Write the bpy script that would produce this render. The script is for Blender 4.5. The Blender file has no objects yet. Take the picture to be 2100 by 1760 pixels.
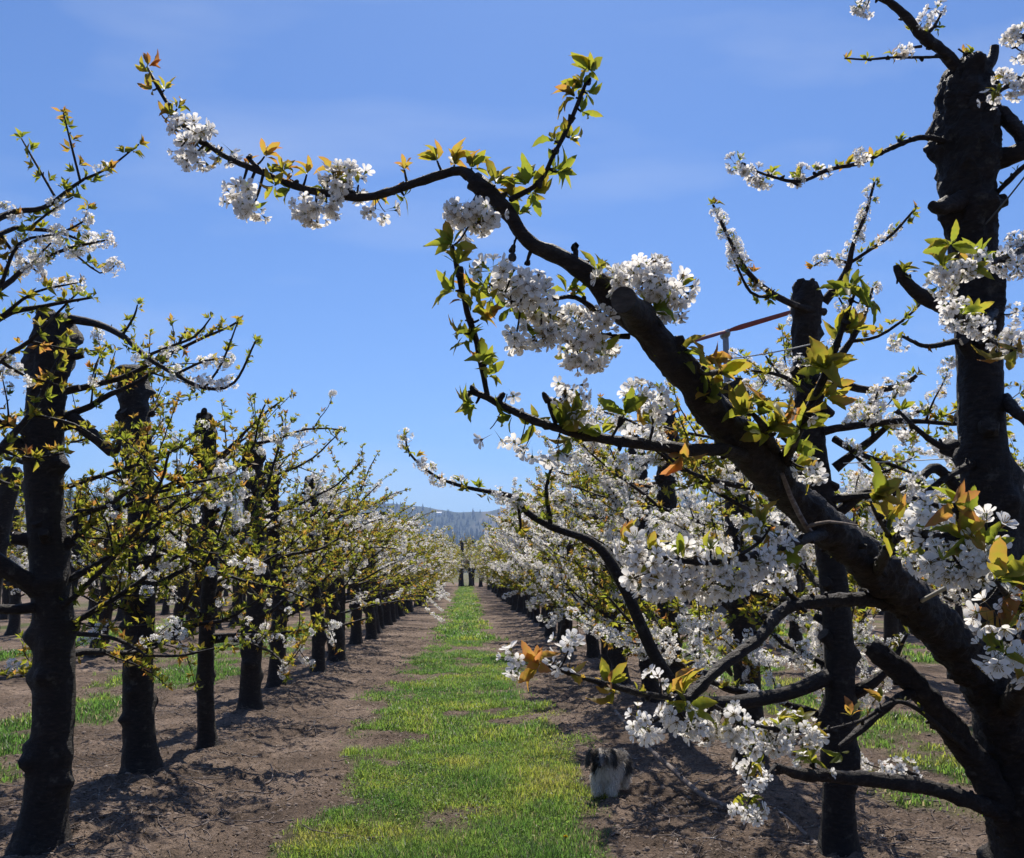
import bpy, math, random
import numpy as np
from mathutils import Vector, Matrix, Quaternion

R = math.radians
rng = np.random.default_rng(7)
random.seed(7)
scene = bpy.context.scene
col = scene.collection

# ------------------------------------------------------------------ camera
F = 1894.0            # focal length in units of a 2100 px wide frame
CX, CY = 1050.0, 880.0
YAW, PITCH = R(2.75), R(8.76)
CAM = np.array([0.0, 0.0, 1.6])
cd = bpy.data.cameras.new('camera'); cam = bpy.data.objects.new('camera', cd); col.objects.link(cam)
cd.sensor_width = 36; cd.sensor_fit = 'HORIZONTAL'; cd.lens = 36 * F / 2100
cd.clip_start = 0.05; cd.clip_end = 30000
cam.location = CAM; cam.rotation_euler = (R(90) + PITCH, 0, -YAW)
scene.camera = cam

# ------------------------------------------------------------------ light
SUN_EL, SUN_AZ = R(55), R(-6)      # azimuth measured from +Y towards -X
scene.view_settings.view_transform = 'Standard'
scene.view_settings.look = 'None'
scene.view_settings.exposure = 0.44
scene.view_settings.gamma = 1
scene.view_settings.use_curve_mapping = False
w = bpy.data.worlds.new('World'); scene.world = w; w.use_nodes = True
nt = w.node_tree; nt.nodes.clear()
def N(nt, t, **kw):
    n = nt.nodes.new(t)
    for k, v in kw.items():
        if k.startswith('i_'):
            n.inputs[k[2:].replace('_', ' ')].default_value = v
        else:
            setattr(n, k, v)
    return n
sky = N(nt, 'ShaderNodeTexSky', sky_type='NISHITA', sun_disc=False, sun_elevation=SUN_EL,
        sun_rotation=-SUN_AZ, altitude=200, air_density=1.0, dust_density=0.35, ozone_density=3.0)
bg = N(nt, 'ShaderNodeBackground'); bg.inputs[1].default_value = 0.0775
tc = N(nt, 'ShaderNodeTexCoord')
mp = N(nt, 'ShaderNodeMapping'); mp.inputs['Rotation'].default_value = (0, 0, R(-38)); mp.inputs['Scale'].default_value = (1.0, 5.5, 7.0)
cn = N(nt, 'ShaderNodeTexNoise'); cn.inputs['Scale'].default_value = 1.7; cn.inputs['Detail'].default_value = 5; cn.inputs['Roughness'].default_value = .45
cr = N(nt, 'ShaderNodeMapRange'); cr.inputs[1].default_value = .50; cr.inputs[2].default_value = .78; cr.inputs[3].default_value = 0; cr.inputs[4].default_value = .20
mx = N(nt, 'ShaderNodeMix', data_type='RGBA'); mx.inputs[7].default_value = (8.6, 9.0, 9.6, 1)
ou = N(nt, 'ShaderNodeOutputWorld')
L = nt.links.new
L(tc.outputs['Generated'], mp.inputs[0]); L(mp.outputs[0], cn.inputs[0]); L(cn.outputs['Fac'], cr.inputs[0])
tintn = N(nt, 'ShaderNodeMix', data_type='RGBA', blend_type='MULTIPLY'); tintn.inputs[0].default_value = 1; tintn.inputs[7].default_value = (.62, .86, 1.22, 1)
L(cr.outputs[0], mx.inputs[0]); L(sky.outputs[0], tintn.inputs[6]); L(tintn.outputs[2], mx.inputs[6]); L(mx.outputs[2], bg.inputs[0]); L(bg.outputs[0], ou.inputs[0])
sl = bpy.data.lights.new('sun', 'SUN'); so = bpy.data.objects.new('sun', sl); col.objects.link(so)
sl.energy = 5.0; sl.angle = R(0.5); sl.color = (1.0, .94, .84)
so.rotation_euler = (-(R(90) - SUN_EL), 0, SUN_AZ); so.location = (0, 0, 30)

# ------------------------------------------------------------------ projection helpers
cy_, sy_ = math.cos(YAW), math.sin(YAW); cp_, sp_ = math.cos(PITCH), math.sin(PITCH)
FWD = np.array([sy_ * cp_, cy_ * cp_, sp_]); RGT = np.array([cy_, -sy_, 0.0]); UPV = np.cross(RGT, FWD)
def P(px, py, D):
    """point seen at photo position px,py that lies D metres ahead along the rows"""
    d = FWD + RGT * ((px - CX) / F) + UPV * ((CY - py) / F)
    return CAM + d * (D / d[1])
def proj(p):
    q = np.asarray(p, float) - CAM
    z = q @ FWD
    return CX + F * (q @ RGT) / z, CY - F * (q @ UPV) / z, z

# ------------------------------------------------------------------ noise
_tab = np.random.default_rng(3).random(65536)
def vnoise(p):
    p = np.asarray(p, float)
    i = np.floor(p).astype(np.int64); f = p - i; f = f * f * (3 - 2 * f)
    if p.shape[-1] == 2:
        i = np.concatenate([i, np.zeros_like(i[..., :1])], -1); f = np.concatenate([f, np.zeros_like(f[..., :1])], -1)
    out = 0
    for a in (0, 1):
        for b in (0, 1):
            for c in (0, 1):
                h = ((i[..., 0] + a) * 73856093 ^ (i[..., 1] + b) * 19349663 ^ (i[..., 2] + c) * 83492791) & 65535
                out = out + _tab[h] * (f[..., 0] if a else 1 - f[..., 0]) * (f[..., 1] if b else 1 - f[..., 1]) * (f[..., 2] if c else 1 - f[..., 2])
    return out
def fnoise(p, oct=4, rough=.5):
    p = np.asarray(p, float); s = 0; a = 1; t = 0
    for k in range(oct):
        s = s + a * vnoise(p * 2 ** k + 17.3 * k); t += a; a *= rough
    return s / t

# ------------------------------------------------------------------ mesh building
def nrm(v):
    v = np.asarray(v, float); return v / np.maximum(np.linalg.norm(v, axis=-1, keepdims=True), 1e-9)
def mesh_np(name, V, faces, mats, midx=None, tint=None, smooth=True, attrs=None):
    """faces: list of (M,k) index arrays; midx: list of ints/arrays per face block"""
    me = bpy.data.meshes.new(name)
    V = np.asarray(V, np.float32)
    me.vertices.add(len(V)); me.vertices.foreach_set('co', V.ravel())
    faces = [np.asarray(f, np.int32) for f in faces]
    nl = sum(f.size for f in faces); npoly = sum(len(f) for f in faces)
    me.loops.add(nl); me.polygons.add(npoly)
    me.loops.foreach_set('vertex_index', np.concatenate([f.ravel() for f in faces]))
    tot = np.concatenate([np.full(len(f), f.shape[1], np.int32) for f in faces])
    st = np.concatenate([[0], np.cumsum(tot)[:-1]]).astype(np.int32)
    me.polygons.foreach_set('loop_start', st)
    if midx is not None:
        me.polygons.foreach_set('material_index', np.concatenate([np.broadcast_to(np.asarray(m, np.int32), (len(f),)) for m, f in zip(midx, faces)]))
    me.polygons.foreach_set('use_smooth', np.full(npoly, smooth))
    for m in mats: me.materials.append(m)
    if tint is not None:
        a = me.attributes.new('tint', 'FLOAT', 'POINT'); a.data.foreach_set('value', np.asarray(tint, np.float32))
    for k, v in (attrs or {}).items():
        a = me.attributes.new(k, 'FLOAT', 'POINT'); a.data.foreach_set('value', np.asarray(v, np.float32))
    me.update(calc_edges=True); me.validate()
    return me
def tag(o, label=None, cat=None, group=None, kind=None):
    if label: o['label'] = label
    if cat: o['category'] = cat
    if group: o['group'] = group
    if kind: o['kind'] = kind
    return o
def link(name, me, parent=None, loc=None):
    o = bpy.data.objects.new(name, me); col.objects.link(o)
    if parent is not None: o.parent = parent
    if loc is not None: o.location = loc
    return o
def empty(name, loc):
    o = bpy.data.objects.new(name, None); col.objects.link(o); o.location = loc; o.empty_display_size = .2
    return o

class Acc:
    """collects tubes, templates and plates into one mesh"""
    def __init__(s): s.V = []; s.F3 = []; s.F4 = []; s.M3 = []; s.M4 = []; s.T = []; s.n = 0
    def add(s, V, f3=None, f4=None, mat=0, tint=0.5):
        V = np.asarray(V, float)
        s.V.append(V); s.T.append(np.broadcast_to(np.asarray(tint, float), (len(V),)))
        if f3 is not None and len(f3): s.F3.append(np.asarray(f3) + s.n); s.M3.append(np.broadcast_to(np.asarray(mat), (len(f3),)))
        if f4 is not None and len(f4): s.F4.append(np.asarray(f4) + s.n); s.M4.append(np.broadcast_to(np.asarray(mat), (len(f4),)))
        s.n += len(V)
    def tube(s, pts, rad, sides=8, amp=0.0, freq=12, seed=0, mat=0, cap0=False, cap1=True, capmat=None, ell=None):
        V, f4 = tube(pts, rad, sides, amp, freq, seed, ell)
        s.add(V, None, f4, mat)
        base = s.n - len(V)
        for on, ring in ((cap0, 0), (cap1, len(pts) - 1)):
            if on:
                rv = V[ring * sides:(ring + 1) * sides]; c = rv.mean(0)
                Vc = np.vstack([rv, c]); i = np.arange(sides); j = (i + 1) % sides
                f = np.stack([i, j, np.full(sides, sides)], 1) if ring else np.stack([j, i, np.full(sides, sides)], 1)
                s.add(Vc, f, None, mat if capmat is None else capmat)
    def inst(s, tmpl, pos, Rm, scale, tint=.5):
        """tmpl=(V,F3,mat3); pos (N,3), Rm (N,3,3) columns are axes, scale (N,) or (N,3)"""
        TV, TF, TM = tmpl[:3]
        N_ = len(pos)
        if N_ == 0: return
        sc = np.asarray(scale, float)
        if sc.ndim == 1: sc = sc[:, None]
        W = np.einsum('nij,nvj->nvi', Rm, TV[None] * np.broadcast_to(sc, (N_, 3))[:, None, :]) + pos[:, None, :]
        k = len(TV)
        f = (TF[None] + (np.arange(N_) * k)[:, None, None]).reshape(-1, 3)
        t = np.repeat(np.broadcast_to(np.asarray(tint, float), (N_,)), k)
        if len(tmpl) > 3: t = np.clip(t + np.tile(tmpl[3], N_), 0, 1)
        s.add(W.reshape(-1, 3), f, None, np.tile(TM, N_), t)
    def mesh(s, name, mats, smooth=True):
        fs = []; ms = []
        if s.F3: fs.append(np.concatenate(s.F3)); ms.append(np.concatenate(s.M3))
        if s.F4: fs.append(np.concatenate(s.F4)); ms.append(np.concatenate(s.M4))
        return mesh_np(name, np.concatenate(s.V), fs, mats, ms, np.concatenate(s.T), smooth)

def frames(pts):
    t = np.gradient(pts, axis=0); t = nrm(t)
    a = np.array([0, 0, 1.0]) if abs(t[0, 2]) < .8 else np.array([1.0, 0, 0])
    u = nrm(np.cross(a, t[0])); U = [u]
    for k in range(1, len(pts)):
        u = u - t[k] * (u @ t[k]); u = nrm(u); U.append(u)
    U = np.array(U); return t, U, np.cross(t, U)
def tube(pts, rad, sides=8, amp=0.0, freq=12, seed=0, ell=None):
    pts = np.asarray(pts, float); rad = np.broadcast_to(np.asarray(rad, float), (len(pts),))
    t, U, W = frames(pts)
    th = np.linspace(0, 2 * np.pi, sides, endpoint=False)
    d = U[:, None] * np.cos(th)[None, :, None] + W[:, None] * np.sin(th)[None, :, None]
    r = rad[:, None] * np.ones(sides)
    if amp:
        q = pts[:, None] + d * r[..., None]
        r = r * (1 + amp * (2 * fnoise(q * freq + seed * 7.7, 5, .62) - 1) * 1.6)
    if ell is not None: r = r * ell(pts, d)
    V = (pts[:, None] + d * r[..., None]).reshape(-1, 3)
    n = len(pts); i = np.arange(n - 1)[:, None] * sides; j = np.arange(sides)[None]; k = (j + 1) % sides
    f = np.stack([i + j, i + k, i + sides + k, i + sides + j], -1).reshape(-1, 4)
    return V, f
def smooth_path(pts, step):
    """Catmull-Rom resample of an (n,k) path; first three columns are position"""
    p = np.asarray(pts, float)
    e = np.vstack([2 * p[0] - p[1], p, 2 * p[-1] - p[-2]])
    out = []
    for i in range(1, len(e) - 2):
        m = max(2, int(np.linalg.norm(e[i + 1, :3] - e[i, :3]) / step))
        for s in range(m):
            x = s / m
            out.append(.5 * (2 * e[i] + (e[i + 1] - e[i - 1]) * x + (2 * e[i - 1] - 5 * e[i] + 4 * e[i + 1] - e[i + 2]) * x * x + (3 * e[i] - e[i - 1] - 3 * e[i + 1] + e[i + 2]) * x ** 3))
    out.append(e[-2]); return np.array(out)

# ------------------------------------------------------------------ materials
def mat(name):
    m = bpy.data.materials.new(name); m.use_nodes = True; m.node_tree.nodes.clear()
    return m, m.node_tree
def ramp(nt, stops, fac=None, interp='LINEAR'):
    n = nt.nodes.new('ShaderNodeValToRGB'); cr_ = n.color_ramp; cr_.interpolation = interp
    while len(cr_.elements) < len(stops): cr_.elements.new(.5)
    for e, (p, c) in zip(cr_.elements, stops): e.position = p; e.color = (*c, 1)
    if fac is not None: nt.links.new(fac, n.inputs[0])
    return n
def noise(nt, scale, detail=4, rough=.55, vec=None, coord='Object'):
    n = nt.nodes.new('ShaderNodeTexNoise'); n.inputs['Scale'].default_value = scale; n.inputs['Detail'].default_value = detail; n.inputs['Roughness'].default_value = rough
    if vec is None:
        t = nt.nodes.new('ShaderNodeTexCoord'); vec = t.outputs[coord]
    nt.links.new(vec, n.inputs['Vector']); return n
def leafmat(name, dif, trn, k, rough=.5, spec=.22):
    m, t = mat(name); l = t.links.new
    a = N(t, 'ShaderNodeAttribute', attribute_name='tint')
    d = ramp(t, dif, a.outputs['Fac']); tr = ramp(t, trn, a.outputs['Fac'])
    b = N(t, 'ShaderNodeBsdfPrincipled'); b.inputs['Roughness'].default_value = rough; b.inputs['Specular IOR Level'].default_value = spec
    x = N(t, 'ShaderNodeBsdfTranslucent'); mxs = N(t, 'ShaderNodeMixShader'); mxs.inputs[0].default_value = k
    o = N(t, 'ShaderNodeOutputMaterial')
    l(d.outputs[0], b.inputs['Base Color']); l(tr.outputs[0], x.inputs[0])
    l(b.outputs[0], mxs.inputs[1]); l(x.outputs[0], mxs.inputs[2]); l(mxs.outputs[0], o.inputs[0])
    return m
M = {}
M['leaf'] = leafmat('young_leaf',
    [(0, (.060, .085, .018)), (.45, (.11, .105, .024)), (.75, (.15, .095, .028)), (1, (.16, .065, .03))],
    [(0, (.32, .38, .04)), (.35, (.46, .43, .045)), (.7, (.58, .37, .06)), (1, (.66, .28, .09))], .58)
M['petal'] = leafmat('petal', [(0, (.90, .86, .82)), (1, (.93, .90, .86))], [(0, (.96, .92, .87)), (1, (.98, .95, .91))], .5, .6, .2)
M['heart'] = leafmat('flower_heart', [(0, (.28, .22, .05)), (1, (.30, .18, .05))], [(0, (.3, .26, .05)), (1, (.3, .2, .05))], .3)
M['stalk'] = leafmat('flower_stalk', [(0, (.09, .12, .03)), (1, (.12, .07, .03))], [(0, (.2, .26, .04)), (1, (.22, .12, .04))], .35)
M['grass'] = leafmat('grass_blade',
    [(0, (.040, .080, .016)), (.5, (.075, .12, .022)), (.85, (.15, .16, .025)), (1, (.26, .22, .12))],
    [(0, (.14, .29, .055)), (.5, (.28, .43, .075)), (.85, (.54, .57, .08)), (1, (.5, .42, .22))], .55, .42, .3)

def barkmat(name, c0, c1, c2, bump=.6, scale=26, rough=.62):
    m, t = mat(name); l = t.links.new
    tcx = N(t, 'ShaderNodeTexCoord'); mpx = N(t, 'ShaderNodeMapping'); mpx.inputs['Scale'].default_value = (1, 1, 2.6)
    l(tcx.outputs['Object'], mpx.inputs[0])
    n1 = noise(t, scale, 6, .65, mpx.outputs[0]); n2 = noise(t, 5, 3, .6, tcx.outputs['Object']); n3 = noise(t, scale * 5, 3, .6, mpx.outputs[0])
    c = ramp(t, [(.3, c0), (.55, c1), (.75, c2)], n1.outputs['Fac'])
    mul = N(t, 'ShaderNodeMix', data_type='RGBA', blend_type='MULTIPLY'); mul.inputs[0].default_value = .6
    r2 = ramp(t, [(.3, (.55, .55, .55)), (.7, (1.2, 1.15, 1.1))], n2.outputs['Fac'])
    l(c.outputs[0], mul.inputs[6]); l(r2.outputs[0], mul.inputs[7])
    n5 = noise(t, 13, 5, .7, tcx.outputs['Object']); lr = ramp(t, [(.58, (0, 0, 0)), (.70, (1, 1, 1))], n5.outputs['Fac'])
    lich = N(t, 'ShaderNodeMix', data_type='RGBA'); lich.inputs[7].default_value = (c2[0] * 2.2, c2[1] * 2.6, c2[2] * 2.7, 1)
    lk = N(t, 'ShaderNodeMath', operation='MULTIPLY'); lk.inputs[1].default_value = .55; l(lr.outputs[0], lk.inputs[0]); l(lk.outputs[0], lich.inputs[0]); l(mul.outputs[2], lich.inputs[6])
    add = N(t, 'ShaderNodeMath', operation='ADD'); l(n1.outputs['Fac'], add.inputs[0])
    m3 = N(t, 'ShaderNodeMath', operation='MULTIPLY'); m3.inputs[1].default_value = .35; l(n3.outputs['Fac'], m3.inputs[0]); l(m3.outputs[0], add.inputs[1])
    bp = N(t, 'ShaderNodeBump'); bp.inputs['Strength'].default_value = bump; bp.inputs['Distance'].default_value = .025; l(add.outputs[0], bp.inputs['Height'])
    b = N(t, 'ShaderNodeBsdfPrincipled'); b.inputs['Roughness'].default_value = rough; b.inputs['Specular IOR Level'].default_value = .28
    l(lich.outputs[2], b.inputs['Base Color']); l(bp.outputs[0], b.inputs['Normal'])
    o = N(t, 'ShaderNodeOutputMaterial'); l(b.outputs[0], o.inputs[0]); return m
M['bark'] = barkmat('cherry_bark', (.010, .0065, .005), (.028, .019, .0145), (.062, .045, .035), .9)
M['limb'] = barkmat('limb_bark', (.011, .007, .0055), (.029, .019, .0145), (.068, .050, .040), .8, 34, .58)
M['cut'] = barkmat('cut_wood', (.035, .027, .021), (.07, .054, .042), (.12, .095, .075), .4, 30, .8)
M['twig'] = barkmat('dry_twig', (.12, .09, .075), (.22, .175, .15), (.34, .29, .26), .4, 60, .8)
def plain(name, c, rough=.5, metal=0, var=.25, scale=8):
    m, t = mat(name); l = t.links.new
    n = noise(t, scale, 5, .6)
    r = ramp(t, [(.25, tuple(x * (1 - var) for x in c)), (.75, tuple(x * (1 + var) for x in c))], n.outputs['Fac'])
    b = N(t, 'ShaderNodeBsdfPrincipled'); b.inputs['Roughness'].default_value = rough; b.inputs['Metallic'].default_value = metal
    l(r.outputs[0], b.inputs['Base Color']); o = N(t, 'ShaderNodeOutputMaterial'); l(b.outputs[0], o.inputs[0]); return m
M['tower'] = plain('grey_steel', (.20, .215, .24), .5, .3)
M['red'] = plain('red_paint', (.20, .025, .02), .45)
M['white'] = plain('white_wall', (.75, .74, .72), .6)
M['roof'] = plain('grey_roof', (.22, .2, .2), .7)
M['string'] = plain('pale_twine', (.55, .52, .46), .7)
M['wire'] = plain('dark_wire', (.12, .13, .14), .5)
M['cherry'] = plain('dried_fruit', (.012, .009, .009), .6)
M['conifer'] = plain('conifer_needles', (.022, .036, .022), .8, 0, .35, .02)
M['poplar'] = leafmat('poplar_leaf', [(0, (.07, .10, .04)), (1, (.11, .13, .05))], [(0, (.14, .20, .06)), (1, (.2, .24, .08))], .35)
M['yellow'] = leafmat('dandelion_yellow', [(0, (.7, .5, .02)), (1, (.75, .55, .03))], [(0, (.7, .5, .02)), (1, (.7, .5, .02))], .3)

# ------------------------------------------------------------------ ground: one sheet to the horizon
ROWS_L = [-2.4, -6.8, -11.2, -15.6]; ROWS_R = [2.2, 6.6, 11.0, 15.4]
def strip_mask(x, y):
    """how grassy a point is: strips between the tree rows, ragged edges"""
    xy = np.stack([x, y], -1)
    xo = x + .10
    c = ((xo + 2.2) % 4.4) - 2.2
    mid = np.abs(x + .10) < 2.2
    half = np.where(mid, .66 + .30 * np.exp(-((y - 11) / 8) ** 2), .62)
    e = fnoise(xy * np.array([1.6, .9]) + 316, 4, .6) - .5
    e2 = fnoise(xy * 5 + 3, 3, .6) - .5
    d = half - np.abs(c) + e * np.where(mid, 1.3, 2.6) + e2 * .5
    m = np.clip(d / .42 + .4, 0, 1)
    bare = fnoise(xy * 1.1 + 647, 3, .6)
    m = m * np.clip((bare - .31) / .1, .0, 1)
    return m
def ground_h(x, y):
    xy = np.stack([x, y], -1)
    near = np.clip((40 - y) / 25, 0, 1) * np.clip((14 - np.abs(x)) / 6, 0, 1)
    h = (fnoise(xy * 1.3, 3) - .5) * .05 + (fnoise(xy * 6 + 5, 3, .6) - .5) * .055
    cl = fnoise(xy * np.array([13, 20]) + 9, 3, .7)
    h = h + np.clip(cl - .47, 0, 1) * .11 * (1 - .6 * strip_mask(x, y))
    # low ridge of soil along each tree row
    rr = np.abs(((x + .1) % 4.4) - 2.2)
    h = h + .05 * np.exp(-(rr / .45) ** 2)
    return h * near
def spaced(a, b, s0, grow):
    out = [a]; s = s0
    while out[-1] < b: out.append(out[-1] + s); s *= grow
    return out
ys = spaced(1.2, 60, .022, 1.0105)
ys = [-6000, -1500, -300, -60, -12, -3, 0] + ys + spaced(ys[-1] + 1, 9000, 3, 1.35)
xp = list(np.arange(0, 3.6, .032)) + spaced(3.63, 16, .04, 1.03) + spaced(18, 9000, 3, 1.5)
xs = sorted(set([-x for x in xp[1:]] + xp))
gx, gy = np.meshgrid(np.array(xs), np.array(ys))
gz = ground_h(gx, gy)
V = np.stack([gx, gy, gz], -1).reshape(-1, 3)
nx, ny = len(xs), len(ys)
i = (np.arange(ny - 1)[:, None] * nx + np.arange(nx - 1)[None]).ravel()
gm, t = mat('orchard_soil'); l = t.links.new
at = N(t, 'ShaderNodeAttribute', attribute_name='grassy')
geo = N(t, 'ShaderNodeTexCoord')
n1 = noise(t, 1.1, 6, .62, geo.outputs['Object']); n2 = noise(t, 14, 6, .7, geo.outputs['Object']); n3 = noise(t, 70, 4, .7, geo.outputs['Object'])
s1 = ramp(t, [(.32, (.085, .060, .044)), (.5, (.185, .134, .100)), (.68, (.31, .232, .18))], n1.outputs['Fac'])
s2 = ramp(t, [(.30, (.22, .20, .19)), (.46, (.9, .9, .9)), (.7, (1.4, 1.38, 1.36))], n2.outputs['Fac'])
s3 = ramp(t, [(.28, (.25, .23, .22)), (.5, (1, 1, 1)), (.75, (1.55, 1.5, 1.45))], n3.outputs['Fac'])
m1 = N(t, 'ShaderNodeMix', data_type='RGBA', blend_type='MULTIPLY'); m1.inputs[0].default_value = .85
m2 = N(t, 'ShaderNodeMix', data_type='RGBA', blend_type='MULTIPLY'); m2.inputs[0].default_value = .8
l(s1.outputs[0], m1.inputs[6]); l(s2.outputs[0], m1.inputs[7]); l(m1.outputs[2], m2.inputs[6]); l(s3.outputs[0], m2.inputs[7])
gr = ramp(t, [(.3, (.035, .075, .012)), (.5, (.07, .115, .018)), (.72, (.14, .15, .025))], n1.outputs['Fac'])
m3 = N(t, 'ShaderNodeMix', data_type='RGBA', blend_type='MULTIPLY'); m3.inputs[0].default_value = .7
l(gr.outputs[0], m3.inputs[6]); l(s3.outputs[0], m3.inputs[7])
mg = N(t, 'ShaderNodeMix', data_type='RGBA'); gk = N(t, 'ShaderNodeMath', operation='MULTIPLY'); gk.inputs[1].default_value = .75
l(at.outputs['Fac'], gk.inputs[0]); l(gk.outputs[0], mg.inputs[0]); l(m2.outputs[2], mg.inputs[6]); l(m3.outputs[2], mg.inputs[7])
bp = N(t, 'ShaderNodeBump'); bp.inputs['Strength'].default_value = 1.0; bp.inputs['Distance'].default_value = .035
ad = N(t, 'ShaderNodeMath', operation='ADD'); l(n2.outputs['Fac'], ad.inputs[0]); l(n3.outputs['Fac'], ad.inputs[1]); l(ad.outputs[0], bp.inputs['Height'])
b = N(t, 'ShaderNodeBsdfPrincipled'); b.inputs['Roughness'].default_value = .95; b.inputs['Specular IOR Level'].default_value = .15
l(mg.outputs[2], b.inputs['Base Color']); l(bp.outputs[0], b.inputs['Normal']); o = N(t, 'ShaderNodeOutputMaterial'); l(b.outputs[0], o.inputs[0])
gmask = strip_mask(gx, gy)
gmask = np.where((gy > 130) | (np.abs(gx) > 60), .6, gmask)
ground = link('ground', mesh_np('ground', V, [np.stack([i, i + 1, i + nx + 1, i + nx], 1)], [gm], attrs={'grassy': gmask.ravel()}))
tag(ground, 'brown orchard soil with grass strips between the tree rows', kind='structure')
_xs, _ys = np.array(xs), np.array(ys)
def ground_h(x, y):     # height of the built sheet, so that what lies on it is neither buried nor afloat
    x = np.asarray(x, float); y = np.asarray(y, float)
    i = np.clip(np.searchsorted(_xs, x) - 1, 0, nx - 2); j = np.clip(np.searchsorted(_ys, y) - 1, 0, ny - 2)
    u = np.clip((x - _xs[i]) / (_xs[i + 1] - _xs[i]), 0, 1); v = np.clip((y - _ys[j]) / (_ys[j + 1] - _ys[j]), 0, 1)
    return gz[j, i] * (1 - u) * (1 - v) + gz[j, i + 1] * u * (1 - v) + gz[j + 1, i] * (1 - u) * v + gz[j + 1, i + 1] * u * v
def gz1(x, y): return float(ground_h(np.array([x]), np.array([y]))[0])

# ------------------------------------------------------------------ hills beyond the orchard
def ridge_px(u):   # photo x -> photo y of the skyline
    X = [-900, 0, 400, 620, 800, 880, 930, 1000, 1060, 1200, 1400, 1650, 1850, 1960, 2060, 2200, 3000]
    Y = [1000, 1010, 1020, 1030, 1033, 1043, 1052, 1050, 1036, 1022, 1012, 1005, 995, 975, 962, 955, 950]
    return np.interp(u, X, Y)
us = np.arange(-900, 3001, 6.0)
vs = np.linspace(0, 1, 46)
HD0, HD1 = 1100.0, 2400.0
uu, vv = np.meshgrid(us, vs)
D = HD0 + (HD1 - HD0) * vv
yy = ridge_px(uu) + (fnoise(np.stack([uu * .02, uu * 0], -1), 4) - .5) * 8
zr = 1.6 + (1172 - yy) / F * HD1
spur = fnoise(np.stack([uu * .011, vv * 2.2], -1) + 3, 4, .55)
hz = zr * (vv ** 1.25) * (1 - .55 * np.sin(np.pi * vv) * spur) - 1.0
hx = (uu - 958) / F * D
Dv = D + (spur - .5) * 260 * np.sin(np.pi * vv)
# gentle back side so that the ridge has depth
V = np.stack([hx, Dv, hz], -1)
back = V[-1].copy(); back[:, 1] += 1600; back[:, 2] = -1.0; back[:, 0] *= 1.4
V = np.concatenate([V, back[None]], 0)
nh, nu = V.shape[:2]
i = (np.arange(nh - 1)[:, None] * nu + np.arange(nu - 1)[None]).ravel()
forest = fnoise(np.stack([uu * .02, vv * 5], -1) + 50, 4, .6)
meadow = np.clip((forest - .60) / .08, 0, 1)
meadow = np.concatenate([meadow, meadow[-1:]], 0)
hm, t = mat('hillside'); l = t.links.new
at = N(t, 'ShaderNodeAttribute', attribute_name='meadow'); nn = noise(t, .012, 6, .65); n4 = noise(t, .09, 4, .7)
c1 = ramp(t, [(.3, (.020, .032, .022)), (.7, (.05, .06, .04))], n4.outputs['Fac'])
c2 = ramp(t, [(.3, (.09, .075, .05)), (.7, (.15, .12, .085))], nn.outputs['Fac'])
mm = N(t, 'ShaderNodeMix', data_type='RGBA'); l(at.outputs['Fac'], mm.inputs[0]); l(c1.outputs[0], mm.inputs[6]); l(c2.outputs[0], mm.inputs[7])
b = N(t, 'ShaderNodeBsdfPrincipled'); b.inputs['Roughness'].default_value = .95; b.inputs['Specular IOR Level'].default_value = .1
l(mm.outputs[2], b.inputs['Base Color']); o = N(t, 'ShaderNodeOutputMaterial'); l(b.outputs[0], o.inputs[0])
hills = link('hills', mesh_np('hills', V.reshape(-1, 3), [np.stack([i, i + 1, i + nu + 1, i + nu], 1)], [hm], attrs={'meadow': meadow.ravel()}))
tag(hills, 'blue hazy wooded hills closing the view beyond the orchard', kind='structure')
# conifers on the hills: a far-off wood
cone = (np.array([[math.cos(a), math.sin(a), 0] for a in np.linspace(0, 2 * np.pi, 6)[:-1]] + [[0, 0, 1]]), np.array([[k, (k + 1) % 5, 5] for k in range(5)]), np.zeros(5, int))
acc = Acc(); n = 16000
ui = rng.integers(0, len(us) - 1, n); vi = np.clip((rng.random(n) ** .8 * 45).astype(int), 3, 45)
keep = (meadow[vi, ui] < .5) | (rng.random(n) < .12); ui, vi = ui[keep], vi[keep]
p = V[vi, ui] + np.stack([rng.normal(0, 4, len(ui)), rng.normal(0, 6, len(ui)), -rng.random(len(ui)) * 1.5], -1)
hgt = rng.uniform(8, 19, len(p))
acc.inst(cone, p, np.broadcast_to(np.eye(3), (len(p), 3, 3)), np.stack([hgt * .2, hgt * .2, hgt], 1), rng.random(len(p)))
tag(link('conifer_forest', acc.mesh('conifer_forest', [M['conifer']], False)), 'dark conifer wood covering the distant hills', 'forest', kind='stuff')

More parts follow.
